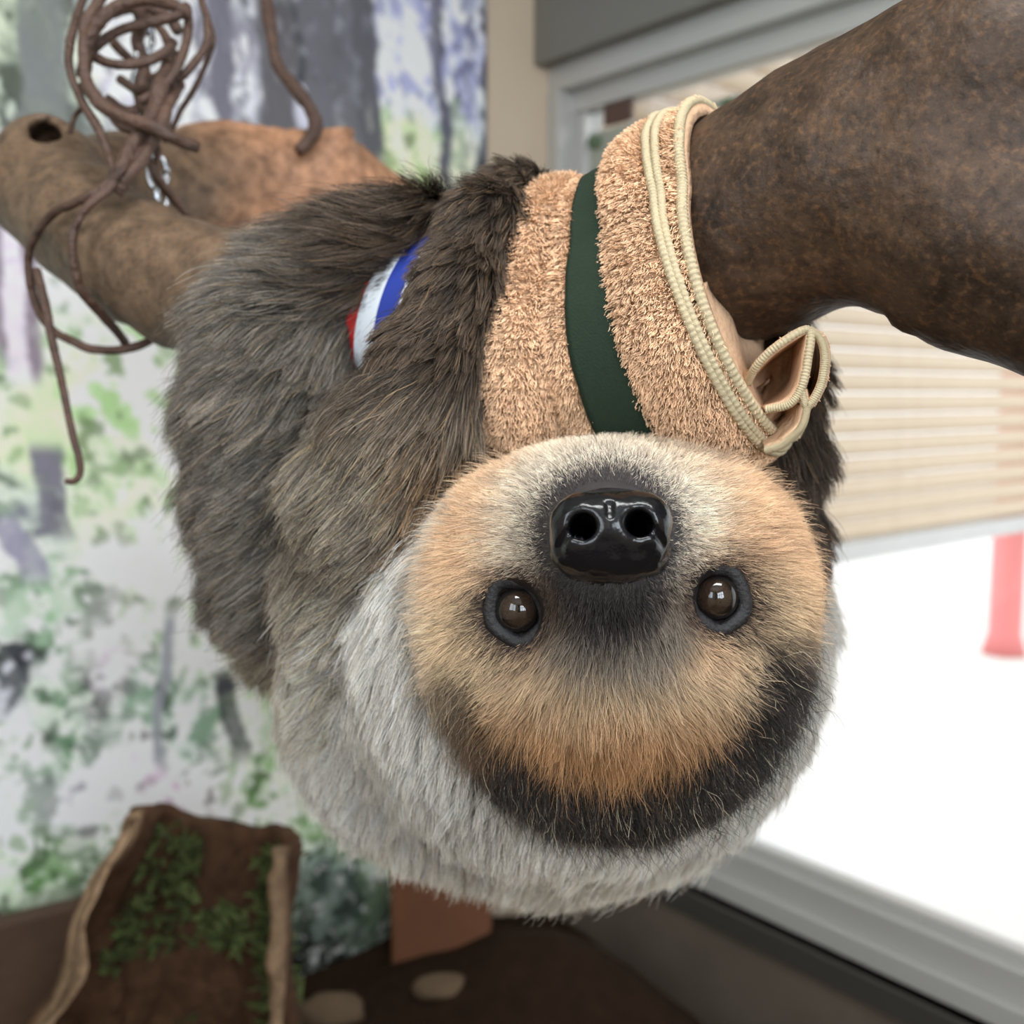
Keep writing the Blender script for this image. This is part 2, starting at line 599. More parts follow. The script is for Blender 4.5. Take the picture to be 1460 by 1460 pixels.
# painted leaves and blossom: thousands of small dabs in the local colours
for _ in range(15000):
    r0, c0_ = int(rng.integers(0, nzm)), int(rng.integers(0, nbm))
    up_l = upper[r0, c0_]
    if Sh[r0, c0_] > 0.8 and rng.random() < 0.5:
        continue
    sz = rng.uniform(0.9, 2.8) if rng.random() < 0.88 else rng.uniform(2.8, 6)
    asp = rng.uniform(1.2, 2.6)
    an = rng.normal() * (0.35 if up_l > 0.5 else 1.2) + (math.pi / 2 if up_l > 0.5 else 0.5)
    Rr = int(sz * asp) + 2
    r1, r2, c1, c2 = max(r0 - Rr, 0), min(r0 + Rr + 1, nzm), max(c0_ - Rr, 0), min(c0_ + Rr + 1, nbm)
    rr2, cc2 = np.mgrid[r1:r2, c1:c2]
    du, dw = cc2 - c0_, rr2 - r0
    uu2 = (du * math.cos(an) + dw * math.sin(an)) / (sz * asp)
    vv2 = (-du * math.sin(an) + dw * math.cos(an)) / sz
    al2 = sstep(1.15, 0.7, np.sqrt(uu2 ** 2 + vv2 ** 2) + 1.6 * (n3[r1:r2, c1:c2] - 0.5))[..., None] * rng.uniform(0.5, 0.95)
    s_ = Sh[r0, c0_]
    k = rng.random()
    if k < 0.62 - 0.25 * s_:
        cc3 = np.minimum(Lc[r0, c0_] * rng.uniform(0.95, 1.25), 0.88)
    elif k < 0.83 - 0.1 * s_:
        cc3 = Dc[r0, c0_] * rng.uniform(0.75, 1.2)
    else:
        cc3 = Dc[r0, c0_] * rng.uniform(0.25, 0.6)
    colr[r1:r2, c1:c2] = colr[r1:r2, c1:c2] * (1 - al2) + cc3 * al2
# printed tree trunks: (points, half width, colour)
trunks = [
    ([(385, -200), (392, 60), (398, 180), (392, 300)], 26, (98, 96, 100), 0),
    ([(310, -200), (316, 80), (322, 200), (320, 300)], 15, (112, 110, 122), 0),
    ([(505, -200), (514, 60), (520, 160), (528, 320)], 20, (92, 92, 98), 0),
    ([(450, -200), (462, 60), (470, 150), (480, 210)], 34, (104, 104, 110), 0),
    ([(612, -200), (620, 60), (628, 160), (640, 310)], 9, (92, 92, 104), 0),
    ([(690, -200), (689, 60), (688, 200), (690, 500)], 8, (66, 66, 78), 0),
    ([(40, -200), (60, 40), (58, 130), (30, 240)], 34, (120, 124, 122), 0),
    ([(18, 200), (12, 300), (22, 420), (30, 545)], 24, (226, 214, 232), 0),
    ([(38, 200), (36, 300), (48, 420), (52, 548)], 9, (140, 128, 140), 0),
    ([(-12, 200), (-8, 300), (-2, 420), (2, 520)], 9, (140, 130, 140), 0),
    ([(318, 960), (324, 1000), (334, 1050), (342, 1085)], 15, (66, 68, 72), 0),
    ([(62, 640), (70, 690), (78, 740), (92, 770)], 22, (120, 118, 130), 0),
    ([(0, 740), (20, 770), (40, 800), (50, 830)], 22, (150, 148, 168), 0),
    ([(240, 880), (235, 960), (225, 1040), (232, 1100)], 7, (150, 152, 160), 0),
    ([(-150, -200), (-140, 200), (-160, 600), (-150, 1000)], 30, (110, 110, 116), 0),
    ([(-300, -200), (-310, 200), (-290, 600), (-300, 900)], 24, (110, 110, 116), 0),
]
wx = IX + warp[..., 0] * 26 + (n3 - 0.5) * 8
for (pts, hw, c, _) in trunks:
    q = cat_rom(np.array(pts, float), 60)
    cx = np.interp(IY, q[:, 1], q[:, 0])
    al = sstep(hw + 4, hw - 4, np.abs(wx - cx)) * sstep(q[0, 1] - 20, q[0, 1] + 10, IY) * sstep(q[-1, 1] + 15, q[-1, 1] - 25, IY)
    al = al * (0.78 + 0.22 * sstep(0.35, 0.55, n1))
    colr = colr * (1 - al[..., None]) + lin(c) * (0.8 + 0.4 * n1[..., None]) * al[..., None]
colr = np.clip(colr * 1.22, 0.01, 0.9)
mm, nt, b = mat_new('mural_print')
at = nt.nodes.new('ShaderNodeAttribute')
at.attribute_name = 'col'
nt.links.new(at.outputs['Color'], b.inputs['Base Color'])
b.inputs['Roughness'].default_value = 0.6
b.inputs['Specular IOR Level'].default_value = 0.25
MV = (MP + 0.006 * E1).reshape(-1, 3)
MVb = np.array([W(0.0005, MU_B0, MU_Z0), W(0.0005, MU_B1, MU_Z0), W(0.0005, MU_B1, MU_Z1), W(0.0005, MU_B0, MU_Z1)])
mural = mesh_obj('forest_mural', MV, grid_faces(nzm, nbm), mm, colors=colr.reshape(-1, 3), smooth=False)
setprops(mural, 'large printed forest mural of grey trunks, green leaves and white blossom on wall', 'mural')
box_ab('backing_board', 0.0005, 0.0055, MU_B0, MU_B1, MU_Z0, MU_Z1, M_aludark, mural)

# ------------------------------------------------------------------ signed distance toolkit
def sd_ell(p, c, r, rot=None):
    q = p - c
    if rot is not None:
        q = q @ rot
    k0 = np.linalg.norm(q / r, axis=-1)
    k1 = np.linalg.norm(q / (np.asarray(r) ** 2), axis=-1)
    return k0 * (k0 - 1.0) / np.maximum(k1, 1e-9)


def sd_cap(p, a, b, ra, rb):
    ab = b - a
    t = np.clip(((p - a) @ ab) / (ab @ ab), 0, 1)
    return np.linalg.norm(p - (a + t[..., None] * ab), axis=-1) - (ra + (rb - ra) * t)


def smin(a, b, k):
    h = np.clip(0.5 + 0.5 * (b - a) / k, 0, 1)
    return b * (1 - h) + a * h - k * h * (1 - h)


def chain(p, pts, k):
    """pts: rows px, py, depth, radius in pixels"""
    d = None
    for (x0, y0, d0, r0), (x1, y1, d1, r1) in zip(pts[:-1], pts[1:]):
        e = sd_cap(p, P(x0, y0, d0), P(x1, y1, d1), r0 * d0 / FPX, r1 * d1 / FPX)
        d = e if d is None else smin(d, e, k)
    return d


def surface_nets(fn, lo, hi, h):
    lo, hi = np.asarray(lo, float), np.asarray(hi, float)
    n = np.ceil((hi - lo) / h).astype(int) + 1
    xs = [lo[i] + h * np.arange(n[i]) for i in range(3)]
    G = np.empty(tuple(n))
    for i in range(n[0]):
        yy, z3 = np.meshgrid(xs[1], xs[2], indexing='ij')
        G[i] = fn(np.stack([np.full_like(yy, xs[0][i]), yy, z3], -1))
    S = G < 0
    cellcnt = np.zeros(tuple(n - 1), int)
    for a in (0, 1):
        for b in (0, 1):
            for c in (0, 1):
                cellcnt += S[a:n[0] - 1 + a, b:n[1] - 1 + b, c:n[2] - 1 + c]
    act = (cellcnt > 0) & (cellcnt < 8)
    idx = -np.ones(tuple(n - 1), int)
    ci = np.argwhere(act)
    idx[act] = np.arange(len(ci))
    acc = np.zeros((len(ci), 3))
    cnt = np.zeros(len(ci))
    corners = np.array([(a, b, c) for a in (0, 1) for b in (0, 1) for c in (0, 1)])
    for ax in range(3):
        for cr in corners:
            if cr[ax]:
                continue
            c2 = cr.copy()
            c2[ax] = 1
            A = ci + cr
            Bq = ci + c2
            ga = G[A[:, 0], A[:, 1], A[:, 2]]
            gb = G[Bq[:, 0], Bq[:, 1], Bq[:, 2]]
            m = (ga < 0) != (gb < 0)
            t = np.where(m, ga / np.where(m, ga - gb, 1), 0)
            pt = A + (Bq - A) * t[:, None]
            acc[m] += pt[m]
            cnt[m] += 1
    V = lo + h * acc / cnt[:, None]
    faces = []
    for ax in range(3):
        o1, o2 = [(1, 2), (2, 0), (0, 1)][ax]
        sl0 = [slice(1, -1)] * 3
        sl1 = [slice(1, -1)] * 3
        sl0[ax] = slice(0, n[ax] - 1)
        sl1[ax] = slice(1, n[ax])
        s0, s1 = S[tuple(sl0)], S[tuple(sl1)]
        e = np.argwhere(s0 != s1)
        if not len(e):
            continue
        flip = s0[e[:, 0], e[:, 1], e[:, 2]]
        base = e + 1
        base[:, ax] = e[:, ax]
        u = np.zeros(3, int); u[o1] = 1
        v = np.zeros(3, int); v[o2] = 1
        c00 = base - u - v; c10 = base - v; c11 = base; c01 = base - u
        g = lambda c: idx[c[:, 0], c[:, 1], c[:, 2]]
        q = np.stack([g(c00), g(c10), g(c11), g(c01)], 1)
        q[~flip] = q[~flip][:, ::-1]
        faces.append(q)
    Fq = np.vstack(faces)
    Fq = Fq[(Fq >= 0).all(1)]
    for _ in range(2):                     # pull the vertices onto the surface
        d = fn(V)
        eps = h * 0.3
        g = np.stack([fn(V + np.eye(3)[i] * eps) - fn(V - np.eye(3)[i] * eps) for i in range(3)], 1) / (2 * eps)
        V = V - np.clip(d, -h, h)[:, None] * g / np.maximum((g * g).sum(1, keepdims=True), 0.2)
    return V, Fq


def gradn(fn, p, eps=0.001):
    g = np.stack([fn(p + np.eye(3)[i] * eps) - fn(p - np.eye(3)[i] * eps) for i in range(3)], -1)
    return nrm(g)


# ------------------------------------------------------------------ branch
AXP = np.array([  # px, py, depth, radius (m) of the main limb
    (60, 265, .84, .045), (190, 372, .765, .0440), (330, 425, .715, .0435), (500, 448, .655, .0440), (650, 450, .612, .0455),
    (780, 436, .580, .0475), (900, 402, .556, .0495), (1030, 338, .533, .0525), (1170, 266, .506, .0560), (1330, 188, .475, .0560), (1520, 90, .44, .060)])
AX = np.column_stack([np.array([P(*r[:3]) for r in AXP]), AXP[:, 3]])
AXS = cat_rom(AX, 400)


def f_branch(p):
    d = None
    q = AXS[::20]
    for i in range(len(q) - 1):
        e = sd_cap(p, q[i, :3], q[i + 1, :3], q[i, 3], q[i + 1, 3])
        d = e if d is None else smin(d, e, 0.006)
    low = chain(p, [(1250, 255, .485, 150), (1400, 322, .460, 155), (1500, 362, .445, 150), (1640, 430, .42, 160)], 0.02)
    d = smin(d, low, 0.018)
    back = chain(p, [(75, 262, .84, 68), (180, 285, .93, 80), (330, 275, 1.03, 92), (440, 282, 1.07, 96), (540, 345, 1.12, 86), (640, 420, 1.16, 70)], 0.03)
    d = smin(d, back, 0.02)
    stub = chain(p, [(462, 235, 1.03, 34), (489, 184, 1.01, 17)], 0.01)
    d = smin(d, stub, 0.02)
    d = smin(d, chain(p, [(70, 240, .84, 50), (62, 205, .825, 34)], 0.01), 0.02)
    hole = sd_cap(p, P(64, 178, .80), P(68, 215, .84), 0.013, 0.010)
    d = -smin(-d, hole, 0.006)
    d = d + 0.0035 * (vnoise(p * 28, 3) - 0.5) + 0.0018 * (vnoise(p * 75, 4) - 0.5)
    # flaky ridges in the crotch of the fork
    x, y = proj(np.maximum(p, np.array([-9, -9, 0.2])))
    cr = np.exp(-(((x - 1400) / 120) ** 2 + ((y - 300) / 70) ** 2))
    cr = np.maximum(cr, 0.7 * np.exp(-((y - 470 - 0.0003 * (x - 1290) ** 2) / 30) ** 2) * (x > 1080))
    d = d - 0.004 * cr * np.abs(vnoise(p * np.array([30, 160, 90]), 9) - 0.5) * 2
    return d


BV, BF = surface_nets(f_branch, (-0.50, -0.02, 0.30), (0.34, 0.36, 1.24), 0.0055)
bx, by = proj(BV)
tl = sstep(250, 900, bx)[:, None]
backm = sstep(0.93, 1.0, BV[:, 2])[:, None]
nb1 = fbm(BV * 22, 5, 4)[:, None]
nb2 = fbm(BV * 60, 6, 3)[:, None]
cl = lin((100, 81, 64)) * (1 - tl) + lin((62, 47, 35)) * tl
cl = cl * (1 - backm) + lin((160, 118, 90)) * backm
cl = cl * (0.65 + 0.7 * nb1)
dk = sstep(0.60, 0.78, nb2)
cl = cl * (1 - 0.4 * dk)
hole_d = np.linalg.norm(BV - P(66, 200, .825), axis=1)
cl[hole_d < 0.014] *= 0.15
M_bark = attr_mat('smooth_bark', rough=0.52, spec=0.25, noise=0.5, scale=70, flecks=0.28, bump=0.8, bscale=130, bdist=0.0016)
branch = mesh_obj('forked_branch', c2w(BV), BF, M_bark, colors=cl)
setprops(branch, 'thick smooth brown forked branch crossing the enclosure under the hanging sloth', 'branch')

# ------------------------------------------------------------------ sloth body
def parts_fn(p):
    torso = sd_ell(p, P(800, 895, .665), (.160, .158, .105))
    torso = smin(torso, sd_ell(p, P(640, 980, .68), (.098, .100, .095)), 0.03)
    neck = sd_ell(p, P(795, 930, .59), (.112, .112, .075))
    neck = smin(neck, sd_ell(p, P(690, 900, .55), (.058, .078, .05)), 0.02)
    torso = smin(torso, neck, 0.02)
    leg = chain(p, [(460, 890, .68, 88), (420, 800, .650, 92), (400, 680, .625, 92), (396, 560, .612, 90), (406, 472, .610, 80),
                    (472, 402, .612, 66), (540, 354, .600, 48), (600, 332, .600, 38), (648, 325, .625, 32)], 0.02)
    arm = chain(p, [(520, 970, .62, 85), (535, 830, .585, 98), (555, 700, .555, 96), (586, 590, .532, 72), (618, 500, .522, 58), (658, 408, .522, 46),
                    (698, 325, .540, 48), (738, 293, .570, 42), (775, 296, .605, 32)], 0.015)
    arm2 = chain(p, [(1055, 880, .64, 80), (1088, 760, .61, 60), (1102, 640, .595, 50), (1100, 540, .585, 46), (1070, 430, .59, 44)], 0.015)
    skull = sd_ell(p, P(878, 916, .53), (.0785, .0815, .080))
    jaw = sd_ell(p, P(872, 775, .505), (.066, .046, .060))
    skull = smin(skull, jaw, 0.03)
    skull = smin(skull, sd_ell(p, P(702, 860, .505), (.029, .042, .035)), 0.025)
    skull = smin(skull, sd_ell(p, P(1040, 850, .505), (.029, .042, .035)), 0.025)
    muz = sd_ell(p, P(867, 768, .452), (.0310, .0300, .045))
    skull = smin(skull, muz, 0.022)
    bridge = sd_cap(p, P(872, 800, .44), P(880, 960, .465), 0.017, 0.024)
    skull = smin(skull, bridge, 0.02)
    for (nx, ny) in ((832, 746), (910, 742)):
        side = -1 if nx < 870 else 1
        skull = -smin(-skull, sd_cap(p, P(nx, ny, .396), P(nx + side * 4, ny + 22, .436), 0.0072, 0.0072), 0.002)
    for e in EYES:
        skull = -smin(-skull, np.linalg.norm(p - e, axis=-1) - 0.0105, 0.008) if EYES_ON else skull
    return torso, leg, arm, arm2, skull


EYES, EYES_ON = [], False


def f_sloth(p):
    t, l, a, a2, s = parts_fn(p)
    d = smin(t, l, 0.008)
    d = smin(d, a, 0.010)
    d = smin(d, a2, 0.010)
    return smin(d, s, 0.006)


def march(px, py, fn, d0=0.34):
    d = d0
    r = P(px, py, 1.0)
    for _ in range(200):
        s = float(fn((r * d)[None])[0])
        d += s * 0.7
        if abs(s) < 1e-5:
            break
    return r * d


EYE_PX = [(735, 872), (1026, 853)]
eye_c = []
for (x, y) in EYE_PX:
    q = march(x, y, f_sloth)
    eye_c.append(q)
EYE_N = [gradn(f_sloth, q[None], 0.004)[0] for q in eye_c]
EYES = [q + n * 0.001 for q, n in zip(eye_c, EYE_N)]
EYES_ON = True

SV, SF = surface_nets(f_sloth, (-0.25, -0.30, 0.38), (0.25, 0.24, 0.83), 0.0038)
ALLP = np.stack(parts_fn(SV), 1)


def head_fields(p):
    return proj(p)


PALE = np.array([206, 199, 187.])


def fur_colour(p, reg, jit=0.0):
    """linear base colour (N,3) of the coat at camera-frame points; reg: 0 torso 1 leg 2 arm 3 far arm 4 head"""
    x, y = proj(p)
    N = len(p)
    x = x + rng.normal(size=N) * jit
    y = y + rng.normal(size=N) * jit
    nz = fbm(p * 30, 21, 3)
    r = lambda k: rng.random((N, 1)) if k else None
    c = np.zeros((N, 3))
    # torso / neck: pale grey, browner towards the leg side
    tor = np.tile(PALE, (N, 1))
    f = sstep(1120, 1260, y)[:, None]
    tor = tor * (1 - f) + np.array([208, 196, 178]) * f
    f = (sstep(470, 380, x) * sstep(1080, 900, y))[:, None]
    tor = tor * (1 - f) + np.array([128, 112, 94]) * f
    f = (sstep(640, 700, x) * sstep(800, 690, y))[:, None]
    tor = tor * (1 - f) + np.array([120, 98, 76]) * f
    leg = np.tile(np.array([100, 94, 86.]), (N, 1))
    f = (sstep(420, 520, x) * sstep(470, 380, y))[:, None]
    leg = leg * (1 - f) + np.array([72, 61, 51]) * f
    f = sstep(850, 960, y)[:, None]
    leg = leg * (1 - f) + np.array([136, 125, 110]) * f
    arm = np.tile(np.array([114, 106, 94.]), (N, 1))
    f = sstep(640, 480, y)[:, None]
    arm = arm * (1 - f) + np.array([74, 62, 51]) * f
    f = sstep(800, 920, y)[:, None]
    arm = arm * (1 - f) + np.array([186, 177, 162]) * f
    f = (sstep(560, 640, x) * sstep(560, 640, y) * sstep(820, 720, y))[:, None]
    arm = arm * (1 - f) + np.array([112, 90, 68]) * f
    arm2 = np.tile(np.array([80, 68, 58.]), (N, 1))
    # head
    hd = np.tile(np.array([226, 186, 147.]), (N, 1))

    def blend(hd, f, col):
        f = f[:, None]
        return hd * (1 - f) + np.array(col, float) * f
    nx, ny = 868, 760
    dn = np.sqrt(((x - nx) / 1.0) ** 2 + ((y - ny) / 1.0) ** 2) + (nz - 0.5) * 50
    hd = blend(hd, sstep(185, 112, dn) * 0.9, (232, 220, 200))
    # forehead
    hd = blend(hd, sstep(900, 960, y) * sstep(330, 200, np.abs(x - 885)), (198, 171, 138))
    hd = blend(hd, 0.9 * sstep(950, 1040, y) * sstep(300, 200, np.abs(x - 885)), (172, 126, 84))
    # grey fan from the bridge
    g = np.sqrt(((x - 872) / 120) ** 2 + ((y - 880) / 75) ** 2) + (nz - 0.5) * 0.3
    hd = blend(hd, sstep(1.15, 0.7, g), (140, 128, 114))
    g = np.sqrt(((x - 868) / 82) ** 2 + ((y - 835) / 70) ** 2)
    hd = blend(hd, sstep(1.25, 0.75, g), (48, 42, 40))
    # light brows outside and above each eye, dark lids
    for (ex, ey) in EYE_PX:
        side = -1 if ex < 870 else 1
        g = np.sqrt(((x - (ex + side * 48)) / 60) ** 2 + ((y - ey - 25) / 75) ** 2)
        hd = blend(hd, sstep(1.2, 0.7, g) * 0.7, (226, 200, 160))
        g = np.sqrt(((x - ex) / 62) ** 2 + ((y - ey) / 66) ** 2)
        hd = blend(hd, sstep(1.15, 0.75, g), (96, 74, 58))
        g = np.sqrt(((x - ex) / 46) ** 2 + ((y - ey) / 50) ** 2)
        hd = blend(hd, sstep(1.2, 0.8, g), (48, 40, 38))
    # muzzle skin
    g = np.sqrt(((x - 866) / 110) ** 2 + ((y - 762) / 104) ** 2)
    hd = blend(hd, sstep(1.06, 0.92, g), (74, 69, 68))
    # crown: dark crescent, then the pale nape
    q = np.sqrt(((x - 880) / 262) ** 2 + ((y - 890) / 262) ** 2) + (nz - 0.5) * 0.16
    ang = np.degrees(np.arctan2(y - 890, x - 880))        # 90 = straight down
    lowm = sstep(-6, 14, ang) * sstep(172, 158, ang)
    dq = sstep(0.70, 0.80, q - 0.02 * sstep(60, 90, ang) * sstep(150, 110, ang)) * lowm
    dq = dq * (1 - 0.45 * sstep(128, 145, ang))
    hd = blend(hd, dq, (46, 40, 36))
    hd = blend(hd, sstep(1.04, 1.12, q) * lowm, (198, 184, 166))
    hd = blend(hd, sstep(650, 600, x) * sstep(1000, 960, y) , (214, 205, 190))
    hd = blend(hd, sstep(1.0, 1.1, q) * sstep(1100, 1150, x) * sstep(820, 900, y), (206, 200, 190))
    hd = blend(hd, sstep(0.99, 1.07, q) * sstep(700, 640, x), (206, 198, 184))
    out = np.choose(np.repeat(reg[:, None], 3, 1), [tor, leg, arm, arm2, hd])
    return lin(out)


reg = ALLP.argmin(1)
M_skin = attr_mat('sloth_skin', rough=0.7, spec=0.2, noise=0.2, scale=80, bump=0.4, bscale=200, bdist=0.001)
skcol = fur_colour(SV, reg) * np.where(reg == 0, 0.6, np.where(reg == 4, 0.55, 0.3))[:, None]
sloth = mesh_obj('sloth', c2w(SV), SF, M_skin, colors=skcol)
setprops(sloth, 'two-toed sloth with tan face and grey-brown coat hanging upside down from the branch', 'sloth')


# ------------------------------------------------------------------ hair strands
def hair_obj(name, pts, rad, col, mat, parent, radius_profile=None):
    """pts (N,k,3) camera frame, rad (N,), col (N,3)"""
    N, k, _ = pts.shape
    hc = bpy.data.hair_curves.new(name)
    hc.add_curves([k] * N)
    wp = (c2w(pts.reshape(-1, 3)) - ORIG[parent.name]).astype(np.float32)
    hc.attributes['position'].data.foreach_set('vector', wp.ravel())
    ra = hc.attributes.get('radius') or hc.attributes.new('radius', 'FLOAT', 'POINT')
    prof = np.linspace(1, 0.25, k) if radius_profile is None else np.asarray(radius_profile)
    ra.data.foreach_set('value', (rad[:, None] * prof[None]).astype(np.float32).ravel())
    ca = hc.attributes.new('col', 'FLOAT_COLOR', 'CURVE')
    c4 = np.ones((N, 4), np.float32)
    c4[:, :3] = col
    ca.data.foreach_set('color', c4.ravel())
    hc.materials.append(mat)
    o = bpy.data.objects.new(name, hc)
    COL.objects.link(o)
    o.parent = parent
    ORIG[o.name] = ORIG[parent.name]
    o['kind'] = 'stuff'
    return o


def sample_mesh(V, Fq, weight, n):
    """random points on quads with per-face weights"""
    a, b, c, d = V[Fq[:, 0]], V[Fq[:, 1]], V[Fq[:, 2]], V[Fq[:, 3]]
    ar = 0.5 * np.linalg.norm(np.cross(c - a, d - b), axis=1)
    cum = np.cumsum(ar * weight)
    fi = np.searchsorted(cum, rng.random(n) * cum[-1])
    fi = np.minimum(fi, len(Fq) - 1)
    u, v = rng.random((n, 1)), rng.random((n, 1))
    p = (1 - u) * (1 - v) * a[fi] + u * (1 - v) * b[fi] + u * v * c[fi] + (1 - u) * v * d[fi]
    return p, fi


def strands(root, nor, flow, L, lift, k=6, curl=0.0, clump=0.0, csize=0.008, jit=0.25, grav=0.0, wav=0.0):
    N = len(root)
    T = flow - (flow * nor).sum(1, keepdims=True) * nor
    T = nrm(T + 1e-6)
    jv = rng.normal(size=(N, 3)) * jit
    cn = np.stack([vnoise(root * 90, 81) - 0.5, vnoise(root * 90, 82) - 0.5, vnoise(root * 90, 83) - 0.5], 1) * 1.1
    T = nrm(T + jv + cn * 0.6)
    T = nrm(T - np.minimum((T * nor).sum(1, keepdims=True), 0) * nor)
    B = np.cross(nor, T)
    t = np.linspace(0, 1, k)
    lift = np.broadcast_to(lift, (N,))[:, None]
    pts = np.zeros((N, k, 3))
    pts[:, 0] = root
    d = nrm(T * np.cos(lift) + nor * np.sin(lift))
    ph = 9.0 * vnoise(root * 140, 84)[:, None] + rng.random((N, 1)) * 2.0
    for i in range(1, k):
        s = t[i]
        dd = d + T * (0.9 * s) + np.array([0, -1.0, 0.12]) * grav * s
        if wav:
            dd = dd + B * np.sin(ph + s * 7.0) * wav + nor * np.cos(ph * 1.7 + s * 6.0) * wav * 0.6
        if curl:
            dd = dd + curl * np.stack([np.sin(ph[:, 0] * 1.3 + s * 9), np.sin(ph[:, 0] * 2.1 + s * 8), np.cos(ph[:, 0] + s * 7)], 1)
        pts[:, i] = pts[:, i - 1] + nrm(dd) * (L / (k - 1))[:, None]
    if clump:
        cell = np.floor((root + cn * 0.004) / csize).astype(np.int64)
        key = (cell[:, 0] + 2000) * 25000000 + (cell[:, 1] + 2000) * 5000 + (cell[:, 2] + 2000)
        _, inv = np.unique(key, return_inverse=True)
        inv = inv.ravel()
        m = inv.max() + 1
        cnt = np.bincount(inv, minlength=m).astype(float)
        for i in range(1, k):
            mean = np.stack([np.bincount(inv, pts[:, i, j], m) / cnt for j in range(3)], 1)
            f = clump * t[i] ** 1.2
            pts[:, i] = pts[:, i] * (1 - f) + mean[inv] * f
    return pts


M_fur = attr_mat('sloth_fur', rough=0.5, spec=0.3, hair=True)
SN = gradn(f_sloth, SV)
FC = SV[SF].mean(1)
FN = nrm(np.cross(SV[SF[:, 2]] - SV[SF[:, 0]], SV[SF[:, 3]] - SV[SF[:, 1]]))
view = nrm(-FC)
facing = (FN * view).sum(1)
if (FN * SN[SF[:, 0]]).sum() < 0:
    facing = -facing
wface = np.where(facing > -0.25, 1.0, 0.22)
freg = reg[SF[:, 0]]

bodymask = freg != 4
root, fi = sample_mesh(SV, SF, wface * bodymask, 270000)
nor = nrm(SN[SF[fi]].mean(1))
rr = freg[fi]
x, y = proj(root)
flow = np.zeros_like(root)
flow[:] = (-0.35, -0.9, 0.1)
m1 = rr == 1
flow[m1] = (-0.85, -0.55, 0.0)
m = m1 & (y < 430) & (x > 400)
flow[m] = (-0.9, 0.15, 0.1)
fs_ = sstep(0.1, 0.7, nor @ np.array([0.84, 0.54, 0.0]))[:, None] * m1[:, None]
flow = flow * (1 - fs_) + np.array([-0.25, -0.55, -0.8]) * fs_
m2 = rr == 2
flow[m2] = (-0.75, -0.6, 0.0)
up_ = m2 & (y < 420)
flow[up_] = (-0.45, -0.7, 0.0)
flow[rr == 3] = (0.25, -0.9, 0.0)
m0 = rr == 0
flow[m0] = np.stack([-0.25 - 0.4 * sstep(700, 450, x[m0]), -np.ones(m0.sum()), np.full(m0.sum(), 0.1)], 1)
L = np.choose(rr, [0.030, 0.040, 0.034, 0.028, 0.02]) * (0.55 + 0.75 * rng.random(len(root)))
L = L * np.where((rr == 2) & (y < 520), 0.5, 1.0)
lift = np.choose(rr, [0.30, 0.36, 0.40, 0.45, 0.4]) * (0.6 + 0.8 * rng.random(len(root)))
L = np.where((rr == 1) & (nor[:, 0] > 0.35), L * 0.8, L)
gd = rng.random(len(root)) < 0.03
L = np.where(gd, L * 1.35, L)
lift = np.where(gd, lift + 0.35, lift)
pts = strands(root, nor, flow, L, lift, k=7, clump=0.62, csize=0.0075, jit=0.13, grav=0.15, wav=0.24)
col = fur_colour(root, rr, 14)
v = rng.random((len(root), 1))
val = np.where(v < 0.25, 0.30 + 0.6 * v, np.where(v > 0.84, 2.3, 0.7 + 0.5 * v)) * (0.5 + 1.0 * vnoise(root * 200, 85))[:, None]
dkreg = np.isin(rr, (1, 2, 3))[:, None]
val = np.where(dkreg, val, 0.85 + 0.4 * (val - 0.8))
tan = (rng.random((len(root), 1)) < 0.12) & dkreg
col = col * val
col = np.where(tan, col * np.array([1.5, 1.25, 0.9]), col)
M_coat = attr_mat('sloth_coat', rough=0.5, spec=0.3, hair=True, root=0.32, tip=1.5)
hair_obj('fur', pts, np.full(len(root), 0.00017), np.clip(col, 0.004, 0.60), M_coat, sloth)

# head
root, fi = sample_mesh(SV, SF, np.where(facing > -0.3, 1.0, 0.15) * (~bodymask), 190000)
nor = nrm(SN[SF[fi]].mean(1))
x, y = proj(root)
g = np.sqrt(((x - 867) / 108) ** 2 + ((y - 758) / 98) ** 2)
eyed = np.minimum(np.hypot((x - EYE_PX[0][0]) / 44, (y - EYE_PX[0][1]) / 48), np.hypot((x - EYE_PX[1][0]) / 42, (y - EYE_PX[1][1]) / 46))
keep = ((g > 0.90) | ((g > 0.72) & (rng.random(len(g)) < 0.3))) & (eyed > 1.0)
root, nor, x, y, g, eyed = root[keep], nor[keep], x[keep], y[keep], g[keep], eyed[keep]
N = len(root)
src = np.stack([np.full(N, 0.0), np.zeros(N), np.zeros(N)], 1)
nosep = P(868, 775, 0.45)
flow = root - nosep
flow[:, 2] *= 0.3
swirl = sstep(900, 1000, y)
flow = nrm(flow)
flow[:, 0] += 0.25 * (fbm(root * 40, 91) - 0.5)
q = np.sqrt(((x - 880) / 262) ** 2 + ((y - 890) / 262) ** 2)
ang = np.degrees(np.arctan2(y - 890, x - 880))
lowm = sstep(-6, 14, ang) * sstep(172, 158, ang)
crown = sstep(0.78, 0.92, q) * lowm
L = 0.0115 + 0.006 * sstep(890, 1000, y) + 0.006 * crown
L = L * (0.22 + 0.78 * sstep(0.9, 1.7, g)) * (0.3 + 0.7 * sstep(1.0, 1.7, eyed)) * (0.6 + 0.7 * rng.random(N))
nape = sstep(1.08, 1.2, q) * lowm
L = L * (1 + 0.4 * nape)
lift = (0.62 + 0.2 * crown) * (0.5 + 1.0 * rng.random(N)) * (0.6 + 0.4 * sstep(0.9, 1.5, g))
rimf = sstep(0.72, 0.95, q) * (1 - lowm)
lift = lift + 0.45 * rimf
L = L * (1 + 0.25 * rimf)
gd = (rng.random(N) < 0.05) & (g > 1.5) & (eyed > 1.8)
L = np.where(gd, L * 1.7, L)
lift = np.where(gd, lift + 0.4, lift)
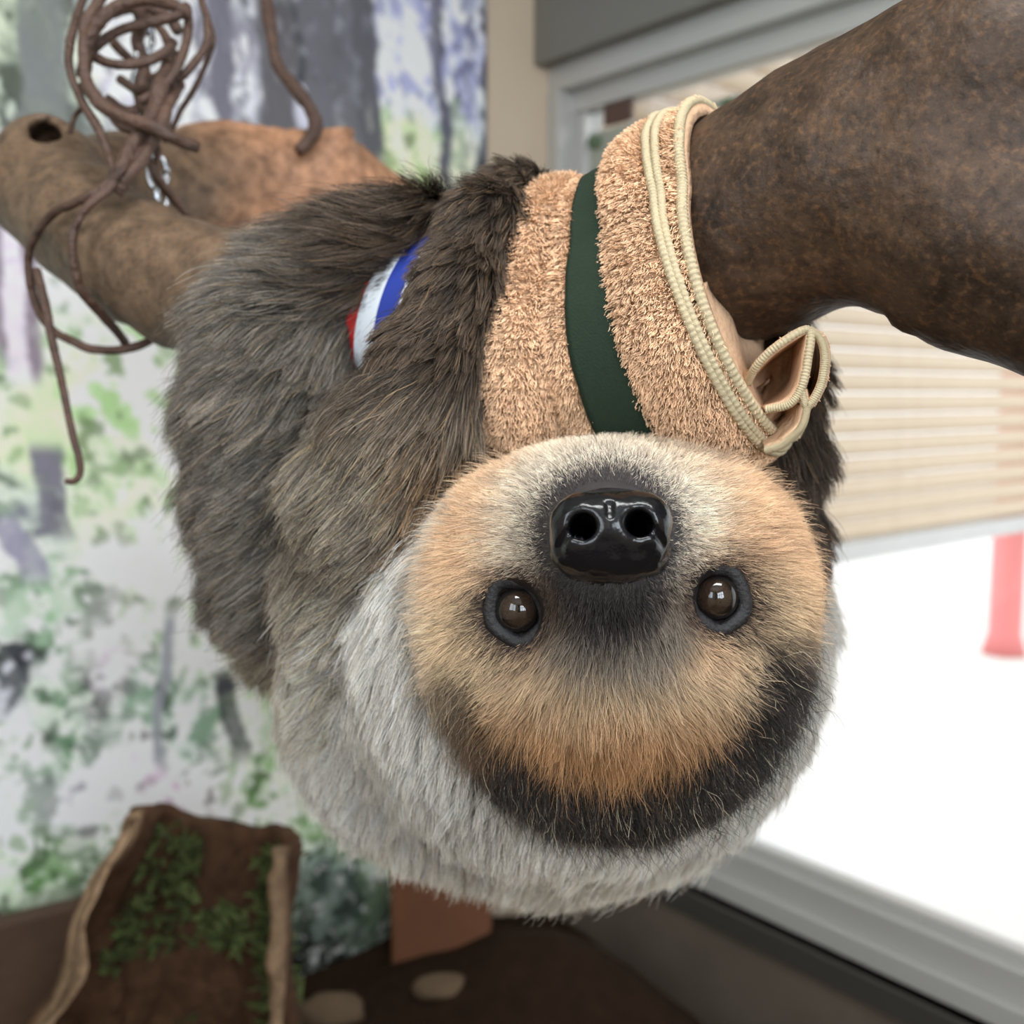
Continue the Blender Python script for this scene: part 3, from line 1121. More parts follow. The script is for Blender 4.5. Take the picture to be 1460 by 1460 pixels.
pts = strands(root, nor, flow, L, lift, k=7, clump=0.55, csize=0.0030, jit=0.30, grav=0.05, wav=0.34)
mc = crown > 0.5
if mc.any():
    pc = strands(root[mc], nor[mc], flow[mc] + np.array([0.2, -0.5, 0]), L[mc], lift[mc], k=7, clump=0.45, csize=0.006, jit=0.5, grav=0.2, wav=0.55, curl=0.35)
    pts[mc] = pc
col = fur_colour(root, np.full(N, 4), 12)
v = rng.random((N, 1))
col = col * (0.6 + 0.62 * v) * (0.72 + 0.56 * vnoise(root * 260, 86))[:, None] * (0.85 + 0.3 * fbm(root * 50, 87))[:, None]
wisp = (rng.random(N) < 0.05) & (crown > 0.4)
col[wisp] = lin((190, 176, 150))
hair_obj('face_fur', pts, np.where(crown > 0.5, 0.00014, 0.00011), np.clip(col, 0.004, 0.88), M_fur, sloth)

# ------------------------------------------------------------------ nose, eyes, lids
M_nose, nt, b = mat_new('wet_black_nose')
b.inputs['Base Color'].default_value = lin4(16, 16, 18)
b.inputs['Roughness'].default_value = 0.2
b.inputs['Specular IOR Level'].default_value = 0.42
tc = nt.nodes.new('ShaderNodeTexCoord')
vz = nt.nodes.new('ShaderNodeTexVoronoi')
vz.inputs['Scale'].default_value = 700
nt.links.new(tc.outputs['Object'], vz.inputs['Vector'])
bp = nt.nodes.new('ShaderNodeBump')
bp.inputs['Strength'].default_value = 0.10
bp.inputs['Distance'].default_value = 0.0006
nt.links.new(vz.outputs['Distance'], bp.inputs['Height'])
nt.links.new(bp.outputs['Normal'], b.inputs['Normal'])

ND = 0.412


def f_nose0(p):
    d = sd_ell(p, P(870, 752, ND), (.0195, .0138, .0125))
    d = smin(d, sd_ell(p, P(824, 750, ND + .001), (.0110, .0120, .0110)), 0.006)
    d = smin(d, sd_ell(p, P(918, 746, ND + .001), (.0110, .0120, .0110)), 0.006)
    d = smin(d, sd_ell(p, P(868, 792, ND + .006), (.0225, .0095, .014)), 0.008)
    d = smin(d, sd_cap(p, P(868, 760, ND + .012), P(868, 780, ND + .03), 0.015, 0.016), 0.006)
    return d


def f_nose(p):
    d = smin(f_nose0(p), parts_fn(p)[4] + 0.0011, 0.006)
    d = d + 0.0007 * (vnoise(p * 260, 44) - 0.5)
    for pa, pb in NOSE_CUTS:
        d = -smin(-d, sd_cap(p, pa, pb, 0.0011, 0.0009), 0.0022)
    for (nx, ny) in ((832, 746), (910, 742)):
        side = -1 if nx < 870 else 1
        hol = sd_cap(p, P(nx, ny, ND - .016), P(nx + side * 4, ny + 22, ND + .022), 0.0049, 0.0052)
        d = -smin(-d, hol, 0.003)
    return d


NOSE_CUTS = []
for px_ in ([(869, 700), (869, 718), (870, 735)], [(828, 748), (808, 762), (796, 782)], [(914, 745), (934, 758), (947, 778)]):
    sp_ = [march(qx, qy, f_nose0, 0.36) for (qx, qy) in px_]
    NOSE_CUTS += [(sp_[0], sp_[1]), (sp_[1], sp_[2])]
c0 = P(868, 765, ND + .008)
NV, NF = surface_nets(f_nose, c0 - np.array([.034, .034, .030]), c0 + np.array([.034, .034, .034]), 0.00095)
nose = mesh_obj('nose', c2w(NV), NF, M_nose, sloth)
nose['label'] = 'shiny wet black nose with two round nostrils'

M_eye, nt, b = mat_new('brown_eye')
b.inputs['Roughness'].default_value = 0.08
b.inputs['Specular IOR Level'].default_value = 0.35
b.inputs['Coat Weight'].default_value = 0.45
b.inputs['Coat Roughness'].default_value = 0.02
at = nt.nodes.new('ShaderNodeAttribute')
at.attribute_name = 'col'
nt.links.new(at.outputs['Color'], b.inputs['Base Color'])
M_lid = simple('dark_eyelid_skin', (20, 17, 17), 0.62, noise=0.4, scale=500, bump=0.3, bscale=600)
ER = 0.0108
for (ex, ey), q, n in zip(EYE_PX, eye_c, EYE_N):
    vdir = nrm(-(q)[None])[0]
    n = nrm((0.5 * n + 0.5 * vdir)[None])[0]
    cen = q - n * 0.0078
    th = np.linspace(0, np.pi, 40)
    phi = np.linspace(0, 2 * np.pi, 48, endpoint=False)
    uu = nrm(np.cross(n, [0, 1, 0.1])[None])[0]
    vv = np.cross(n, uu)
    TH, PH = np.meshgrid(th, phi, indexing='ij')
    Vq = cen + ER * (np.cos(TH)[..., None] * n + np.sin(TH)[..., None] * (np.cos(PH)[..., None] * uu + np.sin(PH)[..., None] * vv))
    look = nrm((vdir + np.array([0.0, 0.03, 0]))[None])[0]
    ca = ((Vq - cen) / ER) @ look
    r_ = np.arccos(np.clip(ca, -1, 1))
    pup = sstep(0.17, 0.13, r_)[..., None]
    iris = sstep(0.80, 0.70, r_)[..., None]
    ecol = lin((22, 18, 16)) * (1 - iris) + lin((46, 35, 27)) * iris * (0.8 + 0.4 * rng.random(r_.shape + (1,)))
    ecol = ecol * (1 - pup) + lin((8, 7, 7)) * pup
    eye = mesh_obj('eye', c2w(Vq.reshape(-1, 3)), grid_faces(40, 48, close_v=True), M_eye, sloth, colors=ecol.reshape(-1, 3))
    eye['label'] = 'glossy brown eye with tiny dark pupil'
    # lids: a fleshy ring round the opening
    rows = []
    nmaj, nmin = 64, 14
    for a in np.linspace(0, 2 * np.pi, nmaj, endpoint=False):
        rad = 0.0111 * (1 + 0.06 * math.cos(2 * a)) + 0.0004 * math.sin(5 * a)
        cdr = math.cos(a) * uu * 1.02 + math.sin(a) * vv * 1.25 + 0.12 * math.sin(a) * uu
        cc = cen + cdr * rad + n * 0.0042
        for bta in np.linspace(0, 2 * np.pi, nmin, endpoint=False):
            rm = 0.0027 * (1 + 0.12 * (rng.random() - 0.5)) * (1.15 if math.cos(bta) > 0 else 1.0)
            rows.append(cc + rm * (math.cos(bta) * nrm(cdr[None])[0] * 1.15 + math.sin(bta) * n * 0.9))
    mesh_obj('eyelid', c2w(np.array(rows)), grid_faces(nmaj, nmin, close_u=True, close_v=True), M_lid, eye)

# ------------------------------------------------------------------ towel, straps
AT = nrm(np.gradient(AXS[:, :3], axis=0))
ASX, _ = proj(AXS[:, :3])


def frame_at(sx):
    """axis point, tangent, down and toward-viewer directions and branch radius at the place where the axis is seen at column sx"""
    sx = np.asarray(sx, float)
    c = np.stack([np.interp(sx, ASX, AXS[:, i]) for i in range(4)], -1)
    t = nrm(np.stack([np.interp(sx, ASX, AT[:, i]) for i in range(3)], -1))
    dn = np.array([0, -1.0, 0.0]) - t * (t @ np.array([0, -1.0, 0.0]))[..., None]
    dn = nrm(dn)
    vw = np.cross(dn, t)
    vw = vw * np.sign((vw * nrm(-c[..., :3])).sum(-1, keepdims=True))
    return c[..., :3], t, dn, vw, c[..., 3]


def ring_pt(sx, th, off):
    """point round the branch: th = 0 below, pi/2 toward the viewer; off = distance above the bark"""
    c, t, dn, vw, r = frame_at(sx)
    rr_ = r + off
    return c + rr_[..., None] * (np.cos(th)[..., None] * dn + np.sin(th)[..., None] * vw)


def towel_off(sx, th):
    sag = np.clip(np.cos(th - 0.15), 0, 1) ** 1.3
    o = 0.008 + 0.046 * sag * (0.85 + 0.15 * sstep(700, 1000, sx))
    crease = np.exp(-((sx - 852) / 13) ** 2)
    o = o - 0.010 * crease * (0.4 + 0.6 * sag)
    grv = np.exp(-((sx - 904) / 30) ** 4)
    o = o - 0.005 * grv
    o = o + 0.006 * np.exp(-((sx - 815) / 30) ** 2) + 0.006 * np.exp(-((sx - 975) / 40) ** 2)
    o = o + 0.004 * (fbm(np.stack([sx / 60, th * 2.0, 0 * sx], -1), 101) - 0.5)
    return o


def tw_shift(sx, th):
    """the wraps lie a little aslant: column shift round the ring"""
    k = np.interp(sx, [780, 850, 904, 1008, 1046], [42, 24, 14, 14, 26])
    return sx - k * np.where(np.cos(th) > 0, np.cos(th), np.cos(th) * np.interp(sx, [780, 880], [0.2, 1.0]))


TS0, TS1 = 785, 1050
nth, nss = 160, 120
sxg = np.linspace(TS0, TS1, nss)
thg = np.linspace(0, 2 * np.pi, nth, endpoint=False)
SXG, THG = np.meshgrid(sxg, thg, indexing='ij')
TO = towel_off(SXG, THG)
TVo = ring_pt(tw_shift(SXG, THG).ravel(), THG.ravel(), TO.ravel())
TVi = ring_pt(tw_shift(SXG, THG).ravel(), THG.ravel(), np.maximum(TO.ravel() - 0.006, 0.001))
TF = grid_faces(nss, nth, close_v=True)
nV = len(TVo)
ends = []
for r0 in (0, nss - 1):
    for j in range(nth):
        j2 = (j + 1) % nth
        q = [r0 * nth + j, r0 * nth + j2, nV + r0 * nth + j2, nV + r0 * nth + j]
        ends.append(q if r0 == 0 else q[::-1])
TFall = np.vstack([TF[:, ::-1], TF + nV, np.array(ends)])
M_towel = simple('tan_terry_cloth', (202, 166, 134), 0.9, spec=0.1, noise=0.15, scale=90, bump=0.5, bscale=260)
M_hem = simple('cream_hem_thread', (180, 165, 134), 0.9, spec=0.2, noise=0.15, scale=200, bump=0.3, bscale=500)
M_pile = attr_mat('terry_pile', rough=0.8, spec=0.1, hair=True, root=0.8)
towel = mesh_obj('terry_towel', c2w(np.vstack([TVo, TVi])), TFall, M_towel)
setprops(towel, 'tan terry towel with cream stitched hems wrapped round the branch above the face', 'towel')


def pile_on(V, Fq, n, name, length, parent, fn_n=None, lengthvar=0.6):
    p, fi = sample_mesh(V, Fq, np.ones(len(Fq)), n)
    fnn = nrm(np.cross(V[Fq[:, 2]] - V[Fq[:, 0]], V[Fq[:, 3]] - V[Fq[:, 1]]))
    nn_ = fnn[fi]
    flow = np.tile(np.array([-0.2, -0.9, 0.0]), (n, 1)) + rng.normal(size=(n, 3)) * 0.6
    L = length * (1 - lengthvar / 2 + lengthvar * rng.random(n))
    pt = strands(p, nn_, flow, L, 0.75 + 0.5 * rng.random(n), k=5, clump=0.6, csize=0.0036, jit=0.5, wav=0.5, curl=0.3)
    c = np.tile(lin((228, 190, 154)), (n, 1)) * (0.62 + 0.7 * rng.random((n, 1))) * (0.75 + 0.5 * fbm(p * 60, 33)[:, None])
    hair_obj(name, pt, np.full(n, 0.00019), c, M_pile, parent, np.array([1, 1, .9, .8, .6]))


mfront = TF[:, :]
tn = nrm(np.cross(TVo[TF[:, 2]] - TVo[TF[:, 0]], TVo[TF[:, 3]] - TVo[TF[:, 1]]))
cenf = TVo[TF].mean(1)
ax_c, *_ = frame_at(tw_shift(SXG, THG).ravel()[TF[:, 0]])
sgn = np.sign(((cenf - ax_c) * tn).sum(1).mean())
pile_faces = TF if sgn > 0 else TF[:, ::-1]
inb = (np.abs(SXG.ravel()[TF[:, 0]] - 904) > 22) & (SXG.ravel()[TF[:, 0]] < 1048)
pile_on(TVo, pile_faces[inb], 70000, 'pile', 0.0066, towel)


def hem(curve, rad, name, parent, n=640):
    c = cat_rom(curve, n)
    per = rad * (1 + 0.13 * np.sin(np.arange(n) * 2 * np.pi / 4.0))
    V, Fq = tube(c, per, 8)
    return mesh_obj(name, c2w(V), Fq, M_hem, parent)


ths = np.linspace(-0.35, np.pi + 0.9, 60)
for (s0, o_, rd) in ((1008, 0.004, 0.0021), (1018, 0.004, 0.0020), (1046, 0.002, 0.0025)):
    sx = s0 + 0 * ths
    hem(ring_pt(tw_shift(sx, ths), ths, towel_off(sx, ths) + o_), rd, 'hem', towel)

# green strap
M_strap = simple('dark_green_elastic', (34, 47, 35), 0.8, spec=0.2, noise=0.15, scale=300, bump=0.2, bscale=900)
gs = np.linspace(-1, 1, 9)
tg2 = np.linspace(0, 2 * np.pi, 160, endpoint=False)
Gs, Gt = np.meshgrid(gs, tg2, indexing='ij')
gsx = 904 + 23 * Gs + 3 * (fbm(np.stack([Gt * 3, Gs, 0 * Gs], -1), 111) - 0.5)
go = towel_off(904 + 0 * Gs, Gt) + 0.0062
gsx = tw_shift(gsx, Gt)
GO = ring_pt(gsx.ravel(), Gt.ravel(), go.ravel())
GI = ring_pt(gsx.ravel(), Gt.ravel(), go.ravel() - 0.002)
gf = grid_faces(9, 160, close_v=True)
ge = []
for r0 in (0, 8):
    for j in range(160):
        j2 = (j + 1) % 160
        q = [r0 * 160 + j, r0 * 160 + j2, len(GO) + r0 * 160 + j2, len(GO) + r0 * 160 + j]
        ge.append(q if r0 == 0 else q[::-1])
strap = mesh_obj('green_strap', c2w(np.vstack([GO, GI])), np.vstack([gf[:, ::-1], gf + len(GO), np.array(ge)]), M_strap)
setprops(strap, 'dark green fabric strap tied round the tan towel', 'strap')

# striped ribbon over an inner strip of towel, between leg and arm
M_rib = [simple('ribbon_red', (196, 34, 36), 0.6), simple('ribbon_white', (226, 232, 238), 0.6), simple('ribbon_blue', (34, 58, 150), 0.6)]
bands = [(-1.0, -0.62, 0), (-0.62, 0.02, 1), (0.02, 0.72, 2), (0.72, 1.0, 1)]
edges = [-1.0, -0.62, 0.02, 0.72, 1.0]
rs = np.array([e for e in edges])
Rs, Rt_ = np.meshgrid(rs, tg2, indexing='ij')
RO = ring_pt((625 + 40 * Rs - 35 * np.cos(Rt_)).ravel(), Rt_.ravel(), np.full(Rs.size, 0.0085))
RI = ring_pt((625 + 40 * Rs - 35 * np.cos(Rt_)).ravel(), Rt_.ravel(), np.full(Rs.size, 0.0065))
rf = grid_faces(5, 160, close_v=True)
fm = np.repeat([0, 1, 2, 1], 160)
ribbon = mesh_obj('striped_ribbon', c2w(np.vstack([RO, RI])), np.vstack([rf[:, ::-1], rf + len(RO)]), None, mats=M_rib, fmat=np.concatenate([fm, fm]))
setprops(ribbon, 'red, white and blue striped ribbon round the branch between leg and arm', 'ribbon')
us = np.linspace(600, 700, 12)
Us, Ut = np.meshgrid(us, tg2, indexing='ij')
Us = Us - 35 * np.cos(Ut)
UO = ring_pt(Us.ravel(), Ut.ravel(), np.full(Us.size, 0.0062) + 0.001 * np.sin(Ut.ravel() * 5))
UI = ring_pt(Us.ravel(), Ut.ravel(), np.full(Us.size, 0.001))
uf = grid_faces(12, 160, close_v=True)
under = mesh_obj('inner_towel_strip', c2w(np.vstack([UO, UI])), np.vstack([uf[:, ::-1], uf + len(UO)]), M_towel)
setprops(under, 'narrow tan towel strip on the branch beneath the striped ribbon', 'towel')

# loose towel end folded open under the fork
def loft(curves, n, m):
    C = np.array([cat_rom(c, m) for c in curves])
    G = np.array([cat_rom(C[:, j], n) for j in range(m)])      # m x n x 3
    return G.reshape(-1, 3), grid_faces(m, n)


fl1 = [np.array([P(1058, 560, .50), P(1075, 520, .485), P(1092, 500, .478), P(1120, 482, .475), P(1153, 470, .478)]),
       np.array([P(1070, 590, .51), P(1090, 560, .51), P(1110, 535, .515), P(1130, 515, .51), P(1150, 500, .50)]),
       np.array([P(1085, 620, .495), P(1095, 588, .487), P(1120, 578, .480), P(1140, 556, .478), P(1147, 520, .480)])]
loop_edge = np.array([P(1066, 545, .492), P(1080, 520, .482), P(1110, 492, .476), P(1153, 470, .474), P(1152, 510, .472), P(1143, 552, .472), P(1125, 576, .474), P(1092, 584, .480)])
loop_in = np.array([P(1066, 560, .505), P(1072, 540, .515), P(1095, 515, .525), P(1128, 495, .525), P(1130, 520, .53), P(1125, 545, .53), P(1105, 565, .525), P(1080, 585, .515)])
outer_edge = np.array([P(1153, 470, .474), P(1170, 484, .473), P(1176, 510, .472), P(1170, 550, .472), P(1151, 579, .473), P(1143, 556, .473)])
outer_in = np.array([P(1150, 475, .52), P(1164, 488, .525), P(1168, 512, .53), P(1162, 545, .53), P(1148, 570, .525), P(1138, 560, .52)])
low_edge = np.array([P(1151, 579, .473), P(1144, 606, .474), P(1130, 622, .476), P(1112, 636, .480), P(1092, 642, .485)])
low_in = np.array([P(1120, 572, .50), P(1118, 588, .505), P(1108, 600, .508), P(1098, 612, .508), P(1085, 625, .505)])
low_in2 = np.array([P(1100, 580, .487), P(1092, 590, .490), P(1086, 600, .492), P(1082, 612, .492), P(1078, 622, .490)])
ctr = loop_in.mean(0) + np.array([0, 0, 0.006])
ctr2 = outer_in.mean(0) + np.array([0, 0, 0.004])
FlapV, FlapF, off = [], [], 0
# bunched cloth closing the wrap below the bark
thc = np.linspace(-1.2, 0.95, 60)
cap_rows = []
for k in range(9):
    t = k / 8.0
    sx_ = np.full(60, 1030.0) - 10 * np.sin(math.pi * t) - 6 * np.sin(thc * 9 + 3 * t)
    cap_rows.append(ring_pt(tw_shift(sx_, thc), thc, 0.0015 + (towel_off(np.full(60, 1040.0), thc) - 0.0025) * t))
cap_rows = np.array(cap_rows)
FlapV.append(cap_rows.reshape(-1, 3)); FlapF.append(grid_faces(9, 60)); off = 540
for cs in ([loop_edge, 0.5 * (loop_edge + loop_in) + np.array([0, 0, .004]), loop_in, 0.15 * loop_in + 0.85 * ctr], [outer_edge, 0.5 * (outer_edge + outer_in) + np.array([.002, 0, .0]), outer_in, 0.15 * outer_in + 0.85 * ctr2],
           [low_edge, 0.5 * (low_edge + low_in), low_in, low_in2]):
    V, Fq = loft(cs, 10, 40)
    FlapV.append(V); FlapF.append(Fq + off); off += len(V)
flap = mesh_obj('towel_flap', c2w(np.vstack(FlapV)), np.vstack(FlapF), M_towel, towel)
md = flap.modifiers.new('thickness', 'SOLIDIFY')
md.thickness = 0.004
md.offset = 0
for e in (loop_edge, outer_edge, low_edge):
    hem(e, 0.0018, 'hem', towel, 260)
pile_on(np.vstack(FlapV), np.vstack(FlapF), 3000, 'flap_pile', 0.003, flap)

# ------------------------------------------------------------------ vines
M_vine = simple('brown_vine', (76, 54, 42), 0.6, noise=0.85, scale=70, bump=1.0, bscale=160)
M_steel = simple('steel_link', (170, 172, 176), 0.25, metal=1.0)


def vine_pts(pp, sh=-0.048):
    return np.array([P(q[0], q[1], q[2] + sh) for q in pp])


ball = empty('vine_ball', c2w(P(205, 190, .84)))
setprops(ball, 'tangled ball of brown twisted vines hanging over the branch fork', 'vine ball')
BS = [
    ([(150, -60, .85), (119, 0, .82), (102, 50, .80), (100, 96, .79), (115, 142, .785), (138, 180, .78), (153, 215, .775), (161, 249, .765), (157, 265, .758), (127, 292, .752), (107, 326, .75), (104, 364, .752), (115, 414, .762), (146, 449, .785), (169, 476, .81), (184, 497, .83)], .0042),
    ([(170, -50, .82), (142, 0, .80), (123, 35, .79), (119, 77, .785), (127, 127, .78), (161, 161, .775), (215, 180, .77), (253, 199, .775), (280, 209, .79)], .0062),
    ([(118, 110, .80), (124, 70, .79), (138, 35, .785), (165, 10, .785), (199, 0, .79), (238, 4, .80), (268, 20, .81)], .0068),
    ([(122, 80, .80), (140, 62, .80), (173, 42, .80), (215, 31, .80), (249, 23, .805), (268, 8, .81)], .0055),
    ([(268, 15, .82), (268, 40, .815), (263, 72, .81), (248, 104, .805), (222, 130, .80), (199, 144, .80)], .0042),
    ([(282, -40, .84), (287, 0, .83), (295, 31, .82), (292, 69, .815), (265, 104, .815), (246, 123, .815), (239, 173, .82), (236, 200, .83)], .0038),
    ([(290, 10, .84), (303, 55, .84), (294, 90, .845), (276, 127, .85), (256, 160, .855), (245, 184, .86)], .0030),
    ([(130, 78, .80), (150, 88, .80), (173, 92, .80), (207, 88, .805), (238, 73, .81), (246, 60, .82)], .0050),
    ([(230, 169, .79), (207, 207, .78), (173, 245, .765), (127, 280, .76), (77, 303, .775), (50, 338, .79), (40, 376, .80), (50, 430, .81), (73, 468, .81), (111, 491, .805), (153, 500, .80), (192, 495, .80), (222, 480, .81)], .0042),
    ([(240, 95, .82), (228, 125, .80), (218, 165, .79), (190, 205, .775), (172, 240, .765), (160, 262, .77)], .0075),
    ([(255, 120, .83), (240, 150, .80), (226, 185, .785), (205, 225, .775), (185, 250, .77), (165, 275, .77)], .0060),
    ([(205, 205, .80), (218, 240, .80), (238, 270, .81), (268, 309, .83)], .0040),
    ([(215, 180, .80), (225, 215, .80), (222, 250, .805), (240, 280, .815), (262, 300, .83)], .0034),
    ([(160, 60, .85), (190, 90, .86), (215, 110, .86), (235, 100, .855), (248, 70, .85)], .0050),
    ([(150, 140, .84), (180, 158, .85), (205, 150, .85), (225, 125, .845), (240, 95, .84)], .0060),
    ([(190, 0, .84), (200, 30, .85), (196, 60, .86), (205, 95, .86), (200, 140, .85), (215, 170, .84)], .0075),
    ([(160, 20, .85), (185, 12, .86), (215, 14, .86), (240, 24, .86), (255, 45, .86)], .0060),
    ([(100, 190, .82), (108, 165, .815), (116, 150, .81), (112, 120, .81)], .0032),
    ([(152, 150, .80), (170, 178, .795), (200, 188, .79), (232, 182, .79), (240, 160, .80)], .0045),
    ([(210, 25, .85), (235, 50, .845), (243, 85, .84), (228, 120, .84), (195, 128, .845), (170, 112, .85)], .0048),
]
for pp, rd in BS:
    c = cat_rom(vine_pts(pp), 14 * len(pp))
    c = c + 0.0012 * (np.stack([vnoise(c * 70, 5), vnoise(c * 70, 6), vnoise(c * 70, 7)], 1) - 0.5)
    V, Fq = tube(c, rd * 0.72 * (0.85 + 0.3 * vnoise(c * 60, 8)), 8, 0.12)
    mesh_obj('vine_strand', c2w(V), Fq, M_vine, ball)

dv_ = np.array([(52, 385, .80), (66, 440, .79), (72, 475, .79), (82, 518, .79), (88, 545, .79), (103, 617, .79), (113, 655, .79), (114, 675, .79), (106, 686, .79), (94, 686, .79)])
c = cat_rom(vine_pts(dv_), 90)
V, Fq = tube(c, np.linspace(.0032, .0022, 90), 8, 0.1)
setprops(mesh_obj('dangling_vine', c2w(V), Fq, M_vine), 'thin vine hanging down from the branch with a hooked tip', 'vine')
dv_ = np.array([(372, -70, 1.02), (380, 0, 1.01), (387, 50, 1.0), (395, 92, .995), (418, 123, .99), (441, 153, .985), (450, 180, .985), (440, 200, .985), (425, 215, .98)])
c = cat_rom(vine_pts(dv_, 0.0), 90)
V, Fq = tube(c, .0062 * (0.8 + 0.4 * vnoise(c * 50, 4)), 8, 0.15)
setprops(mesh_obj('hanging_vine', c2w(V), Fq, M_vine), 'knobbly vine hanging from above onto the far limb of the branch', 'vine')

chain_ = empty('steel_chain', c2w(P(222, 290, .83)))
setprops(chain_, 'steel chain running down through the vine ball to the branch', 'chain')
cy = [(-40, .87), (-8, .87), (24, .87), (56, .87), (88, .865), (120, .86), (150, .855), (182, .85), (214, .84), (246, .832), (276, .826)]
for i, (yy_, dd_) in enumerate(cy):
    cx_ = 205 + 3 * math.sin(i) + max(0, yy_ - 180) * 0.28
    c_ = P(cx_, yy_, dd_ - 0.048)
    a_ = np.linspace(0, 2 * np.pi, 24, endpoint=False)
    hz = np.array([1, 0, 0.2]) if i % 2 else np.array([0.25, 0, 1.0])
    hz = hz / np.linalg.norm(hz)
    ring = c_ + np.stack([np.cos(a_)], 1) * 0.0065 * hz + np.stack([np.sin(a_)], 1) * np.array([0, 0.0125, 0])
    ring = np.vstack([ring, ring[:1]])
    V, Fq = tube(ring, 0.0024, 8)
    mesh_obj('link', c2w(V), Fq, M_steel, chain_)

# ------------------------------------------------------------------ things on the floor
M_wood = simple('old_brown_wood', (72, 51, 35), 0.75, noise=0.35, scale=14, bump=0.4, bscale=60)
M_moss = simple('green_moss', (72, 82, 40), 0.9, noise=0.6, scale=60)
# hollow bark log standing upright, open towards the camera
lg = P(300, 1330, 1.22)
lw = c2w(lg)
LX, LY = lw[0], lw[1]
TOPZ = c2w(P(300, 1178, 1.22))[2]
nla, nlz = 60, 40
al_ = np.linspace(math.radians(-28), math.radians(208), nla)
rowsO, rowsI, lc = [], [], []
for k in range(nlz):
    t = k / (nlz - 1)
    zq = t * 3.0
    jl = 0.5 * (fbm(np.array([[zq * 2.3, 0.2, 4.0]]), 8)[0] - 0.5)
    jr = 0.5 * (fbm(np.array([[zq * 2.1, 7.2, 4.0]]), 9)[0] - 0.5)
    for a in al_ + jl * np.linspace(1, 0, nla) ** 3 + jr * np.linspace(0, 1, nla) ** 3:
        topcut = 0.03 * vnoise(np.array([[a * 3.0, 0.5, 0]]), 3)[0] + 0.035 * math.sin(a + 0.6)
        z = t * (TOPZ - 0.02 - topcut + 0.03)
        flare = 1.0 + 0.25 * (1 - t) ** 2
        n_ = fbm(np.array([[a * 2.2, z * 6, 1.0]]), 6)[0] - 0.5
        ro = (0.098 + 0.06 * n_) * flare
        ri = ro - 0.007 - 0.016 * vnoise(np.array([[a * 4, z * 14, 2.0]]), 7)[0]
        lean = -0.05 * (1 - t)
        xs_ = 1 + (2.3 * (1 - t) if math.cos(a) < 0 else 0)
        rowsO.append((LX + lean + xs_ * ro * math.cos(a), LY + 0.03 + ro * math.sin(a), z))
        rowsI.append((LX + lean + (xs_ * ro - (ro - ri)) * math.cos(a), LY + 0.03 + ri * math.sin(a), z))
RO_, RI_ = np.array(rowsO), np.array(rowsI)
gfl = grid_faces(nlz, nla)
nO = len(RO_)
rim = []
for k in range(nlz - 1):
    for j in (0, nla - 1):
        q = [k * nla + j, (k + 1) * nla + j, nO + (k + 1) * nla + j, nO + k * nla + j]
        rim.append(q)
for j in range(nla - 1):
    k = nlz - 1
    rim.append([k * nla + j, k * nla + j + 1, nO + k * nla + j + 1, nO + k * nla + j])
allv = np.vstack([RO_, RI_])
nzl = fbm(allv * 14, 13, 4)[:, None]
edge_ = np.abs(np.tile(np.tile(np.linspace(-1, 1, nla), nlz), 2))[:, None]
lcol = lin((74, 52, 36)) * (0.5 + nzl) * (1 - sstep(0.86, 1.0, edge_)) + lin((150, 124, 98)) * (0.35 + 1.2 * nzl) * sstep(0.86, 1.0, edge_)
M_logbark = attr_mat('rough_bark', rough=0.85, spec=0.15, noise=0.4, scale=40, bump=0.9, bscale=60, bdist=0.006)
log = mesh_obj('hollow_log', allv, np.vstack([gfl, gfl[:, ::-1] + nO, np.array(rim)]), M_logbark, colors=lcol)
setprops(log, 'upright hollow bark log with green moss inside standing before the mural', 'log')
# moss tufts on its inner face
pI = RI_.reshape(nlz, nla, 3)
ms, md_ = [], []
for _ in range(2600):
    k = int(rng.integers(16, nlz - 2)); j = int(rng.integers(10, nla - 12))
    p = pI[k, j] + rng.normal(size=3) * 0.006
    if vnoise(np.array([[p[0] * 22, p[2] * 14, 3.0]]), 15)[0] < 0.42:
        continue
    ms.append(p)
ms = np.array(ms)
inw = np.array([LX - 0.02, LY + 0.03, 0.0])
d_ = nrm(np.stack([inw[0] - ms[:, 0], inw[1] - ms[:, 1] - 0.06, 0.15 + 0 * ms[:, 0]], 1) + rng.normal(size=ms.shape) * 0.35)
side_ = nrm(np.cross(d_, rng.normal(size=ms.shape)))
Lm = 0.014 + 0.02 * rng.random((len(ms), 1))
mv = np.stack([ms - side_ * 0.005, ms + side_ * 0.005, ms + d_ * Lm * 0.6 + side_ * 0.004, ms + d_ * Lm - side_ * 0.001], 1).reshape(-1, 3)
mf = np.arange(len(mv)).reshape(-1, 4)
moss = mesh_obj('moss', mv, mf, M_moss, log)
moss['kind'] = 'stuff'


def board(name, pts_top, thick, z0, mat, label, cat):
    """upright board from the floor to a straight sloping top edge"""
    (x0, y0, d0), (x1, y1, d1) = pts_top
    a, b_ = c2w(P(x0, y0, d0)), c2w(P(x1, y1, d1))
    n_ = np.array([-(b_ - a)[1], (b_ - a)[0], 0]); n_ = n_ / np.linalg.norm(n_) * thick
    V = []
    for q in (a, b_):
        for s_ in (0, 1):
            V.append([q[0] + s_ * n_[0], q[1] + s_ * n_[1], z0])
            V.append([q[0] + s_ * n_[0], q[1] + s_ * n_[1], q[2]])
    Fq = [[0, 1, 3, 2], [4, 6, 7, 5], [0, 4, 5, 1], [2, 3, 7, 6], [0, 2, 6, 4], [1, 5, 7, 3]]
    o = mesh_obj(name, V, Fq, mat, smooth=False)
    m_ = o.modifiers.new('soft_edge', 'BEVEL'); m_.width = 0.006; m_.segments = 2
    setprops(o, label, cat)
    return o


